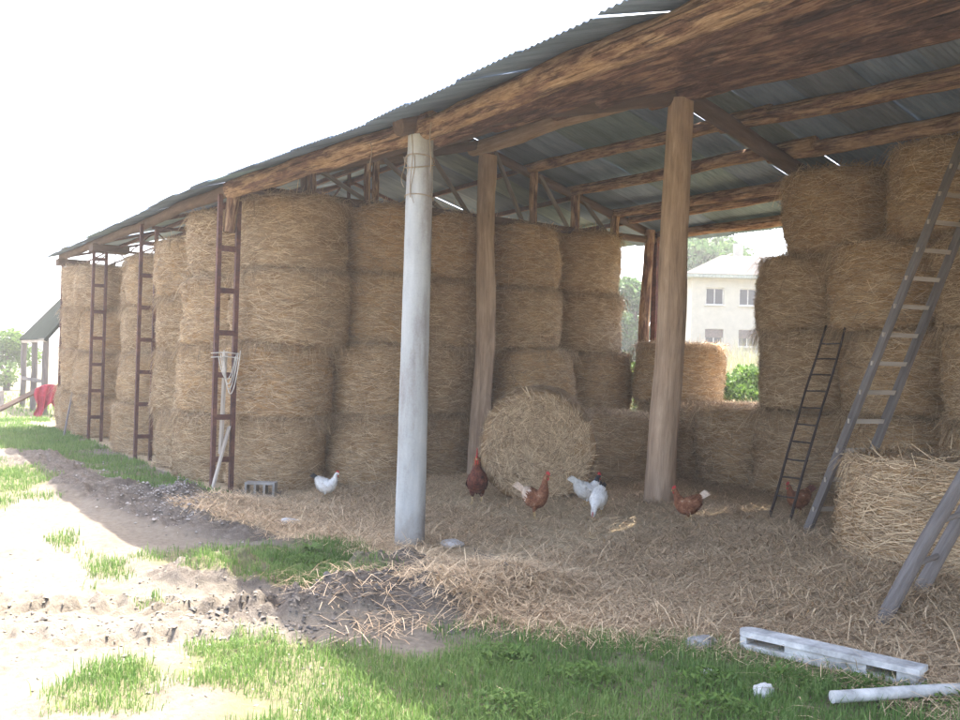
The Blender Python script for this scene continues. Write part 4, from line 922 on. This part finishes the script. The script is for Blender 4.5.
tree('tall broad green tree rising behind the house', -40.3, 51.3, 12.0, 5.0, 9000, .26, 'leaf_dark', 3, 22)
tree('dark green tree between the rear post and the house', -29.3, 34.3, 6.9, 2.3, 8000, .16, 'leaf_dark', 5, 20, low=.12)
tree('distant pale round tree on the meadow slope', -62, 62, 6, 3.0, 2500, .3, 'leaf_dark', 8, 10)
tree('bright green bush just behind the back opening', -3.0, 14.3, 1.95, 1.25, 11000, .06, 'leaf_bright', 9, 14, False, .15, 'bush', 'bush')
tree('yellow green bush to the left behind the low rear bales', -7.2, 15.5, 2.3, 1.4, 6000, .06, 'leaf_bright', 10, 14, False, .15, 'bush', 'bush')
mb = MB(); n = 2600; xy = np.stack([RNG.normal(-4.4, 1.3, n), RNG.normal(16.2, .8, n)], 1); blades(mb, xy, RNG.uniform(1.7, 3.1, n), RNG.uniform(.008, .014, n), .35)
tag(mb.build('tall_grass', 'leaf_pale', smooth=False), 'tall pale seeding grass behind the bright bush', 'tall grass', kind='stuff')
# meadow beyond
mb = MB(); n = 9000; xy = np.stack([RNG.uniform(-26, 4, n), RNG.uniform(11, 30, n)], 1); blades(mb, xy, RNG.uniform(.2, .6, n), RNG.uniform(.008, .02, n), .5)
tag(mb.build('meadow_grass', 'grass', smooth=False), 'green meadow grass beyond the back of the barn', 'grass', kind='stuff')

# left end: lean-to, red rag, bank, trees
lt = empty('lean_to', (-20, .5, 0), 'small dark roofed lean-to on poles beyond the left end of the barn', 'shed')
def lslab(m, p, th):
    p = np.array(p, float); nrm = np.cross(p[1] - p[0], p[3] - p[0]); nrm /= np.linalg.norm(nrm); lo = p - nrm * th
    m.add(np.concatenate([p, lo]), [(0, 1, 2, 3), (7, 6, 5, 4), (0, 4, 5, 1), (1, 5, 6, 2), (2, 6, 7, 3), (3, 7, 4, 0)])
m = MB(); lslab(m, [(-.2, -.10, 2.48), (-.2, 2.0, 5.2), (-6.4, 2.1, 5.2), (-6.4, -.15, 2.58)], .10); m.build('roof', 'dark_roofing', lt, False)
for k, y in enumerate((.25, .9, 1.6)):
    m = MB(); m.bar((-.35, y - .3, 2.52 + 1.18 * (y - .3)), (-6.2, y - .3, 2.55 + 1.18 * (y - .3)), .09, .12); m.build('rafter', 'palewood', lt, False)
for x, y in ((-.5, .0), (-.5, .75), (-3.2, .0), (-6, .0)):
    m = MB(); m.log((x, y, -.1), (x, y, 2.5 + .98 * max(0, y - .05)), .11, .1, .04, int(9 - x * 3 + y * 5), .1); m.build('post', 'greywood', lt)
m = MB(); m.bar((-.5, -.05, 1.1), (-6, -.05, 1.1), .06, .12); m.build('rail', 'greywood', lt, False)
plank('ramp_plank', 'dark sloping plank running down from the lean-to', (-20.5, -.85, .15), (-19.4, .35, .95), .22, .06, 'darkwood')
def rag():
    m = MB(); u = np.linspace(0, 1, 26); v = np.linspace(0, 1, 30); U, V_ = np.meshgrid(u, v, indexing='ij')
    X = -18.9 + .1 * np.sin(U * 22 + V_ * 4) * (.3 + V_); Y = .02 + .85 * U + .1 * np.sin(V_ * 7) * (U - .5); Z = 1.05 - 1.0 * V_ * (.8 + .2 * np.sin(U * 9)) - .15 * (2 * U - 1) ** 2
    ii = np.arange(26 * 30).reshape(26, 30); f = np.stack([ii[:-1, :-1], ii[1:, :-1], ii[1:, 1:], ii[:-1, 1:]], -1).reshape(-1, 4)
    cloth = np.stack([X, Y, Z], -1).reshape(-1, 3)
    m.add(cloth, f); o = m.build('red_cloth', 'red_plastic'); sm = o.modifiers.new('thickness', 'SOLIDIFY'); sm.thickness = .01
    return tag(o, 'bright red cloth hanging in folds by the far left bales', 'cloth')
rag()
m = MB(); n = 60; 
for k in range(2):
    pass
xs = np.linspace(-29, -23.5, 46); zs = np.linspace(0, 1, 8); Xw, Zw = np.meshgrid(xs, zs, indexing='ij')
def wall_side(off): return np.stack([Xw, -1.6 + .28 * (Xw + 29) * .5 + off + .05 * fbm(Xw * 2, Zw * 3, off, 3, 6), Zw * (.80 + .08 * fbm(Xw, Xw * 0, 0, 2, 9)) - .1], -1)
ii = np.arange(46 * 8).reshape(46, 8); f = np.stack([ii[:-1, :-1], ii[1:, :-1], ii[1:, 1:], ii[:-1, 1:]], -1).reshape(-1, 4)
Fv, Bv = wall_side(0), wall_side(.45); m.add(Fv, f); m.add(Bv, f[:, ::-1]); top = np.stack([Fv[:, -1], Bv[:, -1]], 1); jj = np.arange(92).reshape(46, 2); m.add(top, np.stack([jj[:-1, 0], jj[1:, 0], jj[1:, 1], jj[:-1, 1]], -1))
endv = np.stack([Fv[-1], Bv[-1]], 1); jj = np.arange(16).reshape(8, 2); m.add(endv, np.stack([jj[:-1, 0], jj[:-1, 1], jj[1:, 1], jj[1:, 0]], -1))
tag(m.build('stone_wall', 'dry_stone_wall'), 'low earthy stone wall at the far left edge of the yard', 'wall')
for k, (x, y, h, r, lb) in enumerate(((-40, -1.5, 3.0, 1.9, 'bushy green tree left of the lean-to'), (-46, 2.0, 3.6, 2.2, 'green tree seen under the lean-to roof'), (-44, -3.8, 3.4, 2.0, 'bushy green tree at the far left edge'), (-120, -2, 12, 7, 'faint distant tree on the left horizon'))):
    tree(lb, x, y, h, r, 4500, .11 if k < 3 else .5, 'leaf_bright' if k != 3 else 'leaf_dark', 20 + k, 16, True, .15)
# distant wooded hills
def hills():
    m = MB(); a = np.radians(np.linspace(90, 215, 160)); rr = np.array([0, 60, 140, 260, 400]); A_, R_ = np.meshgrid(a, rr, indexing='ij')
    prof = np.array([-.2, .35, .75, 1.0, .9]); Hh = 9 * prof * (.7 + 1.2 * fbm(A_ * 4, A_ * 0, 0, 4, 3)) * np.interp(A_, np.radians([90, 150, 170, 185, 215]), [1, 1, .9, .8, .8])
    X = CAM[0] + (420 + R_) * np.cos(A_); Y = CAM[1] + (420 + R_) * np.sin(A_)
    Hh = Hh + 1.5 * fbm(X * .02, Y * .02, 0, 3, 2) * prof + 14 * (1 - np.exp(-.0047 * np.maximum(0, Y - 13)))
    ii = np.arange(A_.size).reshape(A_.shape); m.add(np.stack([X, Y, Hh], -1), np.stack([ii[:-1, :-1], ii[:-1, 1:], ii[1:, 1:], ii[1:, :-1]], -1).reshape(-1, 4))
    m_simple('wooded_hill', (.06, .085, .05), .95, var=.4, scale=.02, bump=0)
    return tag(m.build('hills', 'wooded_hill'), kind='structure')
hills()

hz_ = NT('thin_haze'); nt_ = hz_.t; nt_.nodes.remove(hz_.b)  # haze volume added to lift the darks like lens glare; also fades far things
pv = nt_.nodes.new('ShaderNodeVolumePrincipled'); pv.inputs['Color'].default_value = (1, .97, .93, 1); pv.inputs['Density'].default_value = .0017; pv.inputs['Anisotropy'].default_value = .2
nt_.links.new(pv.outputs[0], nt_.nodes['Material Output'].inputs['Volume']); MATS['haze'] = hz_.m
m = MB(); m.box((-600, 600, 13), (5600, 5600, 34)); hb = m.build('haze', 'haze', smooth=False); tag(hb, 'thin bright haze added to veil the darks and fade the distance', None, None, 'stuff')
